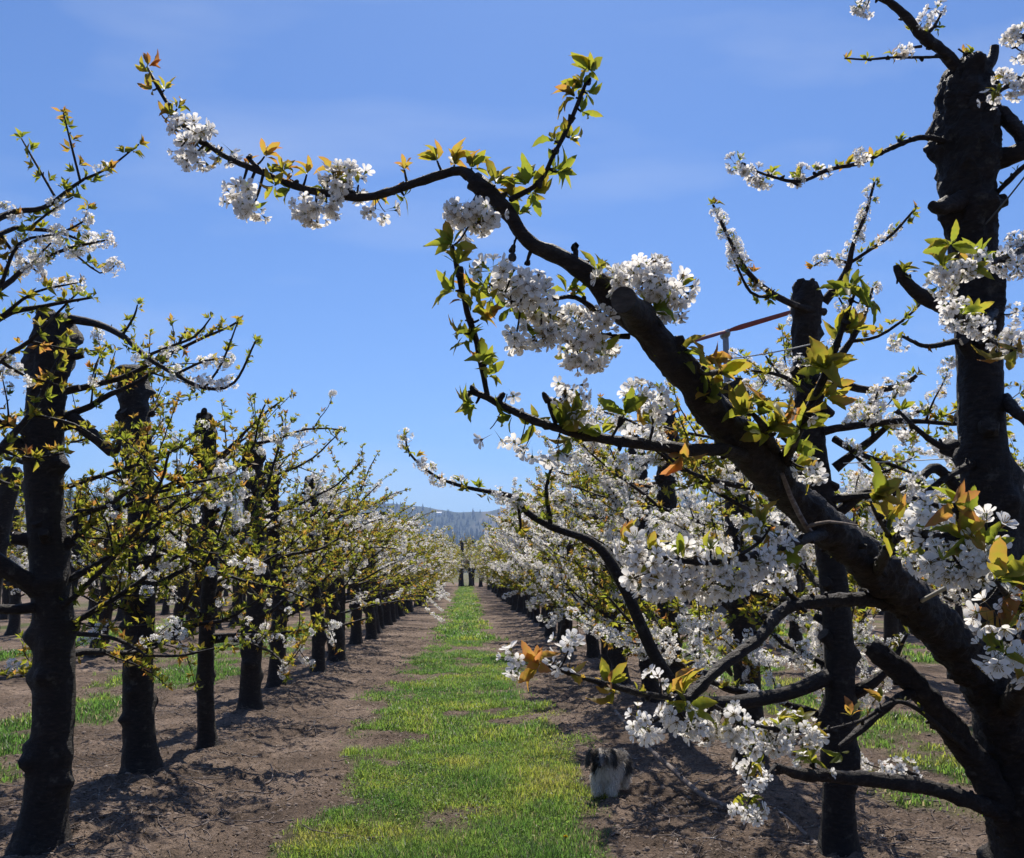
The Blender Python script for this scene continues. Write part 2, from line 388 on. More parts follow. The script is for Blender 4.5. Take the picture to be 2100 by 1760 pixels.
# ------------------------------------------------------------------ plant templates
def leaf_tmpl(lod):
    if lod == 0:
        us_ = [0, .08, .17, .27, .37, .47, .57, .67, .77, .86, .94, 1]
        st = [(u, float(np.interp(u, [0, .10, .28, .5, .72, .9, 1], [.02, .05, .14, .19, .165, .075, 0])) * (1.05 if k % 2 else .93)) for k, u in enumerate(us_)]
        Vt = []
        for u, wd in st:
            zc = -.26 * u * u + .05 * math.sin(u * 3)
            wv = .018 * math.sin(u * 17)
            Vt += [[u, wd, zc + wd * .55 + wv], [u, 0, zc], [u, -wd, zc + wd * .55 - wv]]
        Fc = []
        for k in range(len(st) - 1):
            a, c = 3 * k, 3 * k + 3
            for q in (0, 1): Fc += [[a + q, a + q + 1, c + q + 1], [a + q, c + q + 1, c + q]]
        Vt = np.array(Vt)
    elif lod == 1:
        Vt = np.array([[0, 0, 0], [.5, .19, .10], [.5, 0, -.03], [.5, -.19, .10], [1, 0, -.2]]); Fc = [[0, 2, 1], [0, 3, 2], [1, 2, 4], [2, 3, 4]]
    else:
        Vt = np.array([[0, 0, 0], [.5, .22, .1], [1, 0, -.12], [.5, -.22, .1]]); Fc = [[0, 2, 1], [0, 3, 2]]
    Fc = np.array(Fc); off = np.where(np.abs(Vt[:, 1]) < .03, -.10, .10) + .42 * (Vt[:, 0] - .55)
    if lod == 0: off = off + np.where((np.arange(len(Vt)) // 3) % 2, .07, -.05)
    return Vt, Fc, np.zeros(len(Fc), int), off
def flower_tmpl(lod):
    """unit radius, opening towards +Z; materials 0 petal, 1 heart, 2 stalk"""
    Vt = []; Fc = []; Mt = []
    def av(v): Vt.append(v); return len(Vt) - 1
    for k in range(5):
        a = 2 * math.pi * k / 5
        c, s = math.cos(a), math.sin(a)
        def q(r, wd, z): return av([r * c - wd * s, r * s + wd * c, z])
        if lod == 0:
            b0 = q(.10, 0, 0); m1 = q(.45, .30, .20); m0 = q(.5, 0, .10); m2 = q(.45, -.30, .20)
            o1 = q(.82, .34, .36); o0 = q(.86, 0, .24); o2 = q(.82, -.34, .36); t1 = q(1.0, .15, .36); t2 = q(1.0, -.15, .36)
            f = [[b0, m0, m1], [b0, m2, m0], [m0, o0, m1], [m1, o0, o1], [m2, o0, m0], [m2, o2, o0], [o0, t1, o1], [o0, t2, t1], [o0, o2, t2]]
        elif lod == 1:
            b0 = q(.08, 0, 0); m1 = q(.7, .36, .30); m2 = q(.7, -.36, .30); t0 = q(1.0, 0, .28)
            f = [[b0, t0, m1], [b0, m2, t0]]
        elif lod == 2:
            b0 = q(.0, 0, .0); m1 = q(.85, .48, .3); m2 = q(.85, -.48, .3)
            f = [[b0, m2, m1]]
        Fc += f; Mt += [0] * len(f)
    if lod == 0:
        c0 = av([0, 0, -.02])
        for k in range(10):      # stamens
            a = 2 * math.pi * k / 10 + .3; r = .30 + .08 * (k % 3)
            e = av([r * math.cos(a), r * math.sin(a), .42]); e2 = av([r * math.cos(a + .22), r * math.sin(a + .22), .40])
            Fc.append([c0, e, e2]); Mt.append(1)
        for k in range(5):       # calyx
            a = 2 * math.pi * (k + .5) / 5
            x = av([.22 * math.cos(a), .22 * math.sin(a), .02]); y = av([.22 * math.cos(a + 1.25), .22 * math.sin(a + 1.25), .02]); z = av([0, 0, -.42])
            Fc.append([x, z, y]); Mt.append(2)
        for k in range(3):
            a = 2 * math.pi * k / 3
            x = av([.045 * math.cos(a), .045 * math.sin(a), -.35]); y = av([.045 * math.cos(a + 2.1), .045 * math.sin(a + 2.1), -.35]); z = av([0, 0, -1.75])
            Fc.append([x, z, y]); Mt.append(2)
    elif lod == 1:
        x = av([.05, 0, 0]); y = av([-.05, .03, 0]); z = av([0, 0, -1.5]); Fc.append([x, z, y]); Mt.append(2)
        c0 = av([.2, 0, .22]); c1 = av([-.1, .17, .22]); c2 = av([-.1, -.17, .22]); Fc.append([c0, c1, c2]); Mt.append(1)
    return np.array(Vt, float), np.array(Fc), np.array(Mt)
LEAF = [leaf_tmpl(0), leaf_tmpl(1), leaf_tmpl(2)]
FLOW = [flower_tmpl(0), flower_tmpl(1), flower_tmpl(2)]
FM = [M['petal'], M['heart'], M['stalk']]

def basis_from_x(x, z):
    x = nrm(x); y = nrm(np.cross(z, x)); z = np.cross(x, y); return np.stack([x, y, z], -1)
def basis_from_z(z, r):
    z = nrm(z); x = nrm(np.cross(r, z)); y = np.cross(z, x); return np.stack([x, y, z], -1)
def rdir(n): return nrm(rng.normal(size=(n, 3)))
def whorls(p, d, nlo, nhi, size, spread=(22, 72), tint=(0.25, .28), up=.25):
    """leaf rosettes on spurs: returns pos, basis, length, tint"""
    p = np.atleast_2d(p); d = nrm(np.atleast_2d(d))
    cnt = rng.integers(nlo, nhi + 1, len(p)); idx = np.repeat(np.arange(len(p)), cnt); n_ = len(idx)
    if n_ == 0: return np.zeros((0, 3)), np.zeros((0, 3, 3)), np.zeros((0, 3)), np.zeros(0)
    dd = d[idx]; a = np.radians(rng.uniform(*spread, n_))
    e = rdir(n_); e = nrm(e - dd * (e * dd).sum(1, keepdims=True))
    x = nrm(dd * np.cos(a)[:, None] + e * np.sin(a)[:, None] + np.array([0, 0, up]))
    z = dd + rdir(n_) * .45 - x * 0.0
    B = basis_from_x(x, z)
    base = np.clip(rng.normal(tint[0], tint[1], len(p)), 0, 1)[idx]
    tn = np.clip(base + rng.normal(0, .14, n_) + .25 * (1 - a / R(75)) - .1, 0, 1)
    ln = np.broadcast_to(np.asarray(size, float), (len(p),))[idx] * rng.uniform(.6, 1.12, n_)
    return p[idx] + x * .004, B, np.stack([ln, ln * rng.uniform(.85, 1.2, n_), ln * rng.choice([.3, .8, 1.4, 2.0], n_) * rng.uniform(.7, 1.3, n_)], 1), tn
def pompoms(p, d, nlo, nhi, size, ped=.028, fr=.0185, droop=.25):
    """blossom clusters: flowers on stalks round a spur: pos of flower centre, basis, radius"""
    p = np.atleast_2d(p); d = nrm(np.atleast_2d(d))
    cnt = rng.integers(nlo, nhi + 1, len(p)); idx = np.repeat(np.arange(len(p)), cnt); n_ = len(idx)
    if n_ == 0: return np.zeros((0, 3)), np.zeros((0, 3, 3)), np.zeros((0, 3))
    r = nrm(rdir(n_) + d[idx] * .55 + np.array([0, 0, -droop]))
    c = p[idx] + r * (ped * np.broadcast_to(np.asarray(size, float), (len(p),))[idx] * rng.uniform(.75, 1.45, n_))[:, None]
    B = basis_from_z(r + rdir(n_) * .35, rdir(n_))
    q = fr * rng.uniform(.82, 1.12, n_); shut = np.where(rng.random(n_) < .2, rng.uniform(.35, .75, n_), rng.uniform(.9, 1.08, n_))
    return c, B, np.stack([q * shut, q * shut * rng.uniform(.9, 1.1, n_), q * rng.uniform(.8, 1.5, n_)], 1)

# ------------------------------------------------------------------ trunks
def trunk_mesh(seed, H, r0, lod, lean=(0, 0), stubs=True, pts=None, rads=None):
    rg = np.random.default_rng(seed)
    if pts is None:
        n = {0: 120, 1: 110, 2: 36, 3: 14}[lod]; sides = {0: 30, 1: 26, 2: 11, 3: 7}[lod]
        z = np.linspace(-.08, H, n); s = z / H
        pts = np.stack([lean[0] * s + .035 * np.sin(z * 2.3 + seed), lean[1] * s + .03 * np.sin(z * 1.9 + seed * 2), z], -1)
        rads = r0 * (1 + .65 * np.exp(-np.clip(z, 0, 9) / .11) - .20 * s + .16 * np.exp(-((z - .92 * H) / (.12 * H)) ** 2))
        rads[-1] *= .8
    else:
        sides = 64
    knobs = [(rg.uniform(.35, H), rg.uniform(0, 6.28), rg.uniform(.15, .6), rg.uniform(.025, .08)) for _ in range(30)]
    def ell(pp, d):
        th = np.arctan2(d[..., 1], d[..., 0]); out = np.ones(th.shape); zz = pp[:, 2][:, None]
        for kz, kt, am, sz in knobs:
            dt = np.abs((th - kt + np.pi) % (2 * np.pi) - np.pi)
            out = out + am * np.exp(-((zz - kz) / sz) ** 2 - (dt / .45) ** 2)
        j = fnoise(np.stack([np.cos(th) * 2 + seed, np.sin(th) * 2, zz * 11 + 0 * th], -1), 6, .75) - .5
        top = np.clip((zz / H - .62) / .38, 0, 1)
        return out * (1 + j * (.24 + .85 * top))
    a = Acc()
    a.tube(pts, rads, sides, 0, 12, seed, cap1=True, ell=ell)
    if stubs and lod <= 1:
        for k in range(12):        # pruning stubs with pale cut faces
            f = rg.uniform(.3, 1.0); i = int(f * (len(pts) - 1)); th = rg.uniform(0, 6.28)
            d = nrm(np.array([math.cos(th), math.sin(th), rg.uniform(.1, .9)])); rr = rg.uniform(.018, .042)
            L_ = rads[i] + rg.uniform(.03, .09)
            q = pts[i] + d * np.linspace(rads[i] * .4, L_, 5)[:, None]
            a.tube(q, rr * np.array([1.5, 1.25, 1.0, 1.0, .92]), 9, .25, 30, seed + k, capmat=1 if rg.random() < .5 else 0)
        for k in range(9):        # jagged broken top
            th = rg.uniform(0, 6.28); q0 = pts[-1] + np.array([math.cos(th), math.sin(th), 0]) * rads[-1] * rg.uniform(.1, .7) - np.array([0, 0, .05])
            hh = rg.uniform(.03, .085); q = q0 + np.array([math.cos(th) * .25, math.sin(th) * .25, 1]) * np.linspace(0, hh, 4)[:, None]
            a.tube(q, rads[-1] * rg.uniform(.3, .6) * np.array([1.2, 1.1, .95, .7]), 7, .5, 25, seed + 40 + k)
    return a.mesh('trunk', [M['bark'], M['cut']])

# ------------------------------------------------------------------ generic limb growth
def grow(p, d, length, r0, r1, step, up, wig, rg):
    n = max(3, int(length / step)); pts = [np.array(p, float)]; d = nrm(d)
    for k in range(n):
        d = nrm(d + np.array([0, 0, up]) * step + rg.normal(0, wig, 3) * math.sqrt(step))
        pts.append(pts[-1] + d * step)
    pts = np.array(pts); rad = r0 + (r1 - r0) * np.linspace(0, 1, len(pts)) ** .7
    return pts, rad
def gen_limbs(seed, H, aisle, lod, dens=1.0):
    """list of limbs; each limb is a list of (pts, rad) polylines, the first one the main axis"""
    rg = np.random.default_rng(seed + 1000); limbs = []
    nl = {0: 14, 1: 16, 2: 15, 3: 13}[lod] - (3 if aisle > 0 and lod < 3 else 0)
    for k in range(nl):
        h0 = .85 if aisle > 0 else .5
        h = h0 + (H - h0 - .36) * (k + rg.uniform(0, .8)) / nl
        s = (h - .6) / (H - .6)
        if rg.random() < .45: az = rg.normal(0 if aisle > 0 else math.pi, .6)
        else: az = rg.uniform(0, 2 * math.pi)
        if aisle > 0 and math.sin(az) < -.35 and rg.random() < .8: az = -az
        el = rg.uniform(R(0), R(34)) * (1 - .45 * s) + R(5)
        d = np.array([math.cos(az) * math.cos(el), math.sin(az) * math.cos(el), math.sin(el)])
        across = abs(math.cos(az))
        Ln = rg.uniform(.75, 1.3) * (1 - .25 * s) * (.75 + .7 * across) * (1.12 if lod > 1 else 1)
        r0 = rg.uniform(.017, .030) * (1.15 - .3 * s)
        step = {0: .05, 1: .07, 2: .12, 3: .2}[lod]
        p0 = np.array([0, 0, h]) + d * .04
        pts, rad = grow(p0, d, Ln, r0, .007, step, rg.uniform(.0, .75) * (1 - .7 * s), .36, rg)
        L_ = [(pts, rad)]
        ns = int(rg.integers(5, 8) * (1 if lod < 3 else .8) * (1.3 if aisle < 0 else 1.15))
        for j in range(ns):
            i = int(rg.uniform(.18, 1.0) * (len(pts) - 2)); t = nrm(pts[i + 1] - pts[i])
            e = rg.normal(size=3); e = nrm(e - t * (e @ t))
            upr = rg.random() < .16
            dd = nrm(t * rg.uniform(.3, .9) + e * .8 + np.array([0, 0, 1.1 if upr else rg.uniform(-.2, .6)]))
            sl_ = rg.uniform(.18, .62) * (.8 if upr and s > .8 else 1)
            q, qr = grow(pts[i], dd, sl_, min(rad[i] * .6, .008), .0028, step, rg.uniform(-.05, 1.0), .36, rg)
            if q[:, 2].min() < h0 - .2: continue
            L_.append((q, qr))
        limbs.append(L_)
    return limbs
def limb_mesh(L_, lod, amp=.12):
    a = Acc(); sd = {0: 10, 1: 8, 2: 5, 3: 4}[lod]
    for k, (pts, rad) in enumerate(L_):
        a.tube(pts, rad, sd if k == 0 else max(3, sd - 3), amp if lod < 2 else 0, 30, k)
        if lod < 2:
            for j in range(2, len(pts) - 1, 2):   # spur knobs
                d = nrm(np.array([random.gauss(0, 1), random.gauss(0, 1), random.gauss(.3, 1)]))
                q = pts[j] + d * np.linspace(0, rad[j] + .012, 3)[:, None]
                a.tube(q, [.005, .004, .003], 3)
    return a
def spurs(limbs, spacing, rg, rmax=.02):
    p = []; d = []
    for L_ in limbs:
        for pts, rad in L_:
            seg = np.linalg.norm(np.diff(pts, axis=0), axis=1); cum = np.concatenate([[0], np.cumsum(seg)])
            s = np.arange(rg.uniform(.02, spacing), cum[-1], spacing) + rg.normal(0, spacing * .25, len(np.arange(rg.uniform(.02, spacing), cum[-1], spacing)))[:1] * 0
            if len(s) == 0: continue
            s = np.clip(s + rg.normal(0, spacing * .25, len(s)), 0, cum[-1])
            q = np.stack([np.interp(s, cum, pts[:, k]) for k in range(3)], -1); rr = np.interp(s, cum, rad)
            i = np.clip(np.searchsorted(cum, s) - 1, 0, len(seg) - 1); t = nrm(np.diff(pts, axis=0))[i]
            e = rg.normal(size=q.shape); e = nrm(e - t * (e * t).sum(1, keepdims=True)); e = nrm(e + t * .35 + np.array([0, 0, .3]))
            ok = rr < rmax
            p.append((q + e * (rr + .006)[:, None])[ok]); d.append(e[ok])
            p.append(pts[-1:]); d.append(t[-1:])
    return np.concatenate(p), np.concatenate(d)

def foliage(p, d, ratio, lod, rg, scale=1.0, tint=(.34, .25)):
    """splits spurs into leafy ones and blossoming ones (in runs, as on a real shoot)"""
    nz = fnoise(p * 2.6 + rg.uniform(0, 50), 3, .6)
    thr = np.quantile(nz, 1 - ratio)
    bl = nz > thr
    nl = {0: (5, 8), 1: (5, 9), 2: (5, 8), 3: (4, 6)}[lod]
    size = .052 * scale * {0: 1, 1: 1, 2: 1.05, 3: 1.5}[lod]
    A = whorls(p[~bl], d[~bl], nl[0], nl[1], size, tint=tint)
    Bq = whorls(p[bl], d[bl], 2, 4, size * .85, tint=tint)
    A = [np.concatenate([x, y]) for x, y in zip(A, Bq)]
    nf = {0: (9, 15), 1: (9, 16), 2: (8, 13), 3: (5, 8)}[lod]
    fl = pompoms(p[bl], d[bl], nf[0], nf[1], 1.0 if lod < 3 else 1.3, fr=.0185 * {0: 1, 1: 1, 2: 1.1, 3: 1.5}[lod])
    return A, fl

def split_parts(root, base, A, fl, lod, nleaf, nflow):
    """the leaves and flowers that show largest become parts of their own, the rest one part each"""
    base = np.asarray(base, float)
    (lp, lB, ll, lt), (fp, fB, fr) = A, fl
    def score(q, s):
        x, y, z = proj(q + base); ins = (x > -10) & (x < 2110) & (y > -10) & (y < 1770) & (z > .3)
        return np.where(ins, (s[:, 0] if s.ndim > 1 else s) / np.maximum(z, .1), -1)
    for (q, B, s, tn, tm, mats, name, many, n) in ((lp, lB, ll, lt, LEAF[lod], [M['leaf']], 'leaf', 'leaves', nleaf), (fp, fB, fr, None, FLOW[lod], FM, 'blossom', 'blossoms', nflow)):
        if len(q) == 0: continue
        sel = np.zeros(len(q), bool)
        if n:
            sc = score(q, s); order = np.argsort(-sc)[:n]; order = order[sc[order] > 0]; sel[order] = True
            pool = []
            for v in range(8):
                tv = tm[0].copy()
                tv = tv + np.random.default_rng(v).normal(0, .012, tv.shape)
                pool.append(mesh_np(name, tv, [tm[1]], mats, [tm[2]], np.clip(v / 7.0 + (tm[3] if len(tm) > 3 else 0), 0, 1) * np.ones(len(tv))))
            for k in order:
                v = int(round((tn[k] if tn is not None else random.random()) * 7))
                o = bpy.data.objects.new(name, pool[v]); col.objects.link(o); o.parent = root
                o.matrix_basis = Matrix.LocRotScale(Vector(q[k]), Matrix(B[k].tolist()).to_quaternion(), Vector(s[k]) if s.ndim > 1 else Vector((s[k],) * 3))
        rest = ~sel
        if rest.any():
            a = Acc(); a.inst(tm, q[rest], B[rest], s[rest], tn[rest] if tn is not None else rng.random(rest.sum()))
            tag(link(many, a.mesh(many, mats), root), kind='stuff')

def tree_variant(seed, H, r0, aisle, lod, ratio, scale=1.0, spacing=None, lean=(0, 0)):
    """meshes for a far tree: trunk, branches, leaves, blossoms"""
    rg = np.random.default_rng(seed)
    limbs = gen_limbs(seed, H, aisle, lod)
    tm = trunk_mesh(seed, H, r0, lod, lean)
    for L_ in limbs:
        q0 = L_[0][0][0][2] / H
        for q, _ in L_: q[:, 0] += lean[0] * q0; q[:, 1] += lean[1] * q0
    a = Acc()
    for L_ in limbs:
        sd = {1: 7, 2: 5, 3: 4}[lod]
        for k, (pts, rad) in enumerate(L_): a.tube(pts, rad, sd if k == 0 else 3)
    p, d = spurs(limbs, spacing, rg)
    (lp, lB, ll, lt), (fp, fB, fr) = foliage(p, d, ratio, lod, rg, scale)
    k = min(lod, 2)
    al = Acc(); al.inst(LEAF[k], lp, lB, ll, lt); af = Acc(); af.inst(FLOW[k], fp, fB, fr, rng.random(len(fp)))
    return [('trunk', tm), ('branches', a.mesh('branches', [M['limb']])), ('leaves', al.mesh('leaves', [M['leaf']])), ('blossoms', af.mesh('blossoms', FM))]
def place_variant(var, loc, rz, sc):
    r = empty('cherry_tree', loc); r.rotation_euler.z = rz; r.scale = (sc[0], sc[0], sc[1])
    for nm, me in var:
        o = link(nm, me, r)
        if nm in ('leaves', 'blossoms', 'branches'): o['kind'] = 'stuff'
    return r
def near_tree(loc, seed, H, r0, aisle, ratio, lod=1, nleaf=0, nflow=0, lean=(0, 0), extra=None, spacing=.062, scale=1.0, skip=0, clusters=None, tint=(.34, .25), outside=False, avoid=None):
    """a tree close enough to have its own limbs; extra: hand-laid limbs in world coordinates"""
    root = empty('cherry_tree', loc); base = np.array(loc, float); rg = np.random.default_rng(seed)
    link('trunk', trunk_mesh(seed, H, r0, lod, lean), root)
    limbs = gen_limbs(seed, H, aisle, lod)[skip:]
    for L_ in limbs:     # start on the leaning trunk
        s = L_[0][0][0][2] / H
        for q, _ in L_: q[:, 0] += lean[0] * s; q[:, 1] += lean[1] * s
    if avoid:
        def hit(q):
            x, y, z = proj(q + base); return ((x > avoid[0]) & (x < avoid[2]) & (y > avoid[1]) & (y < avoid[3])).any()
        limbs = [[L_[0]] + [b for b in L_[1:] if not hit(b[0])] for L_ in limbs if not hit(L_[0][0])]
    if outside: limbs = [L_ for L_ in limbs if all((proj(q + base)[0] < -20).all() or q[:, 1].max() + base[1] < .5 for q, _ in L_)]
    for E in (extra or []):
        limbs.append([(q[:, :3] - base, q[:, 3]) for q in E])
    for L_ in limbs: link('limb', limb_mesh(L_, lod).mesh('limb', [M['limb']]), root)
    p, d = spurs(limbs, spacing, rg)
    A, fl = foliage(p, d, ratio, lod, rg, scale, tint)
    if clusters is not None:
        fl = [np.concatenate([x, y]) for x, y in zip(fl, clusters)]
    split_parts(root, base, A, fl, lod, nleaf, nflow)
    return root
def wpath(s, step=.05, rscale=1.0):
    """'x,y,D,w x,y,D,w ...' in photo pixels -> (n,4) world path with radius"""
    v = np.array([[float(a) for a in q.split(',')] for q in s.split()])
    q = np.array([[*P(x, y, D_), w_ * .5 * D_ / F * rscale] for x, y, D_, w_ in v])
    return smooth_path(q, step)

# ------------------------------------------------------------------ the big near tree on the right
NB = np.array([2.12, 3.55, 0.0])
near = empty('cherry_tree', NB)
tag(near, 'nearest cherry tree at the right edge, its great bare limb arching over the grass aisle', 'tree', 'cherry trees of the right row')
def loc4(q): return q[:, :3] - NB, np.maximum(q[:, 3], .002)
tp = wpath('2140,2045,3.55,300 2136,2000,3.55,245 2146,1880,3.55,205 2138,1760,3.55,190 2110,1600,3.55,190 2084,1450,3.55,165 2058,1280,3.55,108 2042,1150,3.55,108 2028,1000,3.55,110 2016,900,3.55,94 2006,700,3.55,92 1997,520,3.55,98 1986,400,3.55,112 1984,300,3.55,122 1984,220,3.55,120 1988,165,3.55,104 1998,132,3.55,66', .014)
p_, r_ = loc4(tp); HN = float(p_[-1, 2])
link('trunk', trunk_mesh(5, HN, .1, 0, pts=p_, rads=r_), near)
PATHS = []          # (world path, px samples) used to hang leaf and flower clusters on
def near_limb(specs, sides=14, amp=.12, name='limb'):
    a = Acc()
    for k, s in enumerate(specs):
        q = wpath(s, .013 if k == 0 else .02); PATHS.append(q); pts, rad = loc4(q)
        big = rad.max() > .03
        a.tube(pts, rad, 36 if big else (14 if rad.max() > .012 else 8), amp * 2.4 if big else .26, 22 if big else 60, k + 3)
        for j in range(3, len(pts) - 1, 4):
            if rad[j] < .07:
                d = nrm(np.array([random.gauss(0, 1), random.gauss(0, 1), random.gauss(.2, 1)])); e = rad[j] + random.uniform(.004, .02); kr = .0055 + rad[j] * random.uniform(0, .22)
                a.tube(pts[j] + d * np.linspace(0, e, 5)[:, None], kr * np.array([1.5, 1.3, 1.05, .9, .5]), 7, .4, 80, j)
    return link(name, a.mesh(name, [M['limb'], M['cut']]), near), a
near_limb(['2110,1600,3.55,110 2025,1405,3.4,98 1905,1270,3.1,86 1780,1150,2.75,82 1655,1047,2.45,76 1545,935,2.22,80 1450,828,2.06,76 1370,722,1.98,70 1282,632,1.93,66 1205,562,1.9,48 1150,527,1.9,38 1080,492,1.9,34 1046,442,1.9,34 1004,398,1.9,40 968,372,1.9,42',
           '985,385,1.9,30 945,350,1.92,21 870,370,1.95,18 790,396,2.0,18 730,405,2.03,17 620,386,2.07,16 540,355,2.1,14 462,321,2.13,11 410,284,2.15,10 366,245,2.2,8 330,190,2.22,8 302,138,2.25,5',
           '1046,410,1.9,14 1105,375,1.9,11 1132,325,1.9,10 1166,258,1.9,10 1196,185,1.9,9 1210,150,1.9,4',
           '1240,655,1.93,20 1180,610,1.9,11 1110,618,1.87,9 1050,612,1.85,8 1000,580,1.85,5',
           '1330,640,1.95,18 1330,590,1.95,14 1375,580,1.97,9 1400,600,1.97,5',
           '1290,690,1.95,14 1240,690,1.93,8 1200,690,1.92,7 1160,720,1.92,4',
           '1500,760,2.1,14 1440,765,1.95,11 1430,745,1.9,6',
           '1180,540,1.9,13 1180,515,1.9,12 1176,503,1.9,11', '535,350,2.1,9 514,330,2.1,9 508,322,2.1,8',
           '1062,478,1.9,6 1052,510,1.9,2 1050,520,1.9,2', '1090,510,1.9,9 1083,530,1.9,8 1080,545,1.9,4'])
near_limb(['2020,1400,3.38,46 1930,1300,3.15,38 1840,1215,2.95,33 1760,1140,2.75,28 1700,1085,2.6,22'])
# sawn stub on the limb
a = Acc(); s0 = P(1310, 650, 1.93) - NB; s1 = P(1278, 614, 1.80) - NB
a.tube(s0 + (s1 - s0) * np.linspace(0, 1, 6)[:, None], np.array([.04, .033, .029, .027, .027, .027]), 18, .07, 30, 4, capmat=1)
link('stub', a.mesh('stub', [M['limb'], M['cut']]), near)
near_limb(['1560,950,2.25,30 1500,925,2.1,26 1400,920,2.0,24 1250,902,1.92,22 1150,880,1.9,19 1080,856,1.9,17 1000,816,1.9,14 963,802,1.9,12',
           '1000,816,1.9,12 978,705,1.88,13 958,640,1.87,12 942,570,1.86,12 928,505,1.86,8',
           '1140,870,1.9,10 1128,835,1.9,9 1122,812,1.9,7', '1165,880,1.9,7 1160,830,1.9,6 1160,790,1.9,4', '1330,910,1.95,8 1340,870,1.95,6 1330,830,1.95,3', '1250,905,1.92,6 1270,870,1.9,5 1280,850,1.9,3'])
near_limb(['1600,960,2.3,30 1640,880,2.1,20 1700,750,2.0,16 1735,650,1.95,12 1755,595,1.95,6', '1590,930,2.25,26 1565,875,2.05,18 1545,850,2.0,10', '1660,840,2.05,9 1700,800,2.0,7 1720,770,2.0,3'])
near_limb(['1700,1090,2.55,26 1610,1120,2.15,17 1500,1150,1.98,14 1400,1150,1.92,12 1300,1130,1.92,7', '1500,1150,1.98,8 1560,1110,1.98,7 1580,1080,1.98,4', '1400,1150,1.92,6 1340,1170,1.92,5 1300,1185,1.92,3', '1480,1150,1.98,6 1490,1190,1.98,3'])
near_limb(['1800,1170,2.75,26 1832,1110,2.0,16 1890,1095,1.65,14 1960,1105,1.55,12 2040,1110,1.5,8', '1830,1110,2.0,10 1800,1060,1.8,9 1785,1030,1.75,5', '1960,1105,1.55,8 1965,1060,1.52,8 1955,1030,1.5,4', '1940,1105,1.55,7 1960,1150,1.55,6 1985,1165,1.55,3'])
near_limb(['2070,1450,3.4,40 2130,1330,2.2,26 2100,1260,1.6,18 2060,1215,1.4,12 2040,1190,1.38,6', '2110,1270,1.7,14 2070,1310,1.45,10 2040,1290,1.4,5', '2100,1260,1.6,8 2085,1320,1.45,7 2070,1345,1.42,3'])
near_limb(['2105,1690,3.5,40 2000,1645,3.4,33 1900,1615,3.3,30 1800,1600,3.2,28 1700,1592,3.1,26 1640,1588,3.05,22 1590,1570,3.0,12', '1900,1615,3.3,16 1880,1590,3.3,8 1850,1580,3.3,4', '1690,1592,3.1,10 1670,1575,3.1,7 1660,1570,3.1,4', '1620,1580,3.05,10 1560,1590,2.95,6 1540,1585,2.95,3', '1590,1570,3.0,8 1550,1620,2.9,6 1530,1655,2.85,3'])
near_limb(['2080,1700,3.5,70 2000,1560,3.45,54 1930,1470,3.35,50 1870,1400,3.3,47 1800,1338,3.25,46 1784,1325,3.25,40', '1990,1545,3.4,14 1950,1510,3.3,11 1850,1440,3.1,9 1760,1480,3.0,7 1680,1500,2.9,4', '1870,1420,3.3,20 1830,1440,3.2,18 1760,1500,3.1,16 1720,1530,3.05,5'])
near_limb(['1950,1320,3.2,34 1830,1240,2.95,30 1700,1232,2.75,27 1610,1250,2.6,25 1555,1310,2.45,24 1470,1375,2.35,23 1415,1432,2.3,22 1380,1470,2.25,9', '1415,1432,2.3,14 1330,1425,2.2,13 1250,1405,2.1,12 1180,1385,2.05,9 1110,1362,2.0,5',
           '1390,1450,2.28,10 1340,1480,2.25,6 1310,1480,2.25,3', '1560,1490,2.5,5 1520,1480,2.4,8 1450,1440,2.35,11 1420,1432,2.3,12', '1560,1490,2.5,8 1620,1500,2.6,7 1670,1500,2.6,4', '1540,1490,2.5,6 1545,1540,2.5,5 1530,1600,2.5,3',
           '1640,1240,2.65,14 1600,1200,2.6,10 1560,1190,2.55,6'])
# twiggy limbs of the tall stem
near_limb(['1990,190,3.55,34 1945,118,3.5,28 1888,70,3.45,25 1850,25,3.42,20 1800,-8,3.4,16 1760,-20,3.4,8', '1942,114,3.5,8 1915,117,3.47,7 1880,118,3.45,7 1830,118,3.42,6 1780,122,3.4,5 1732,120,3.4,4', '1895,75,3.45,10 1915,55,3.45,8 1930,28,3.45,5', '1890,95,3.45,7 1860,100,3.45,4', '1960,130,3.5,10 1985,118,3.5,5 1965,100,3.5,4'])
near_limb(['1960,310,3.55,18 1925,286,3.5,14 1880,284,3.48,12 1830,303,3.45,11 1760,335,3.42,10 1700,348,3.4,9 1640,372,3.38,8 1575,360,3.36,6 1515,335,3.35,4'])
near_limb(['2020,330,3.55,50 2060,325,3.5,42 2110,305,3.45,40', '2030,230,3.55,52 2065,245,3.5,36 2110,300,3.45,28', '2005,160,3.5,36 2035,120,3.5,26 2040,95,3.5,18'])
near_limb(['2110,150,3.1,20 2090,170,3.1,14 2060,180,3.1,9 2035,205,3.1,4'])
near_limb(['2110,60,3.0,14 2090,90,3.0,10 2075,100,3.0,4'])
near_limb(['1975,410,3.5,40 1925,425,3.4,34 1912,420,3.4,26', '2040,400,3.5,12 2090,350,3.3,11 2120,325,3.3,8'])
near_limb(['1980,660,3.5,36 1935,632,3.45,30 1880,600,3.42,28 1845,562,3.4,24 1838,545,3.4,14'])
near_limb(['1960,700,3.5,14 1900,710,3.4,10 1850,690,3.35,6'])
near_limb(['2040,640,3.45,18 2010,670,2.9,14 1970,650,2.5,9 1945,640,2.4,4', '2010,670,2.9,12 2050,705,2.5,9 2085,715,2.3,5'])
near_limb(['2130,480,2.9,20 2090,515,2.6,15 2010,545,2.4,12 1960,550,2.35,9 1925,560,2.35,5', '2010,545,2.4,8 1965,520,2.35,7 1950,500,2.35,4'])
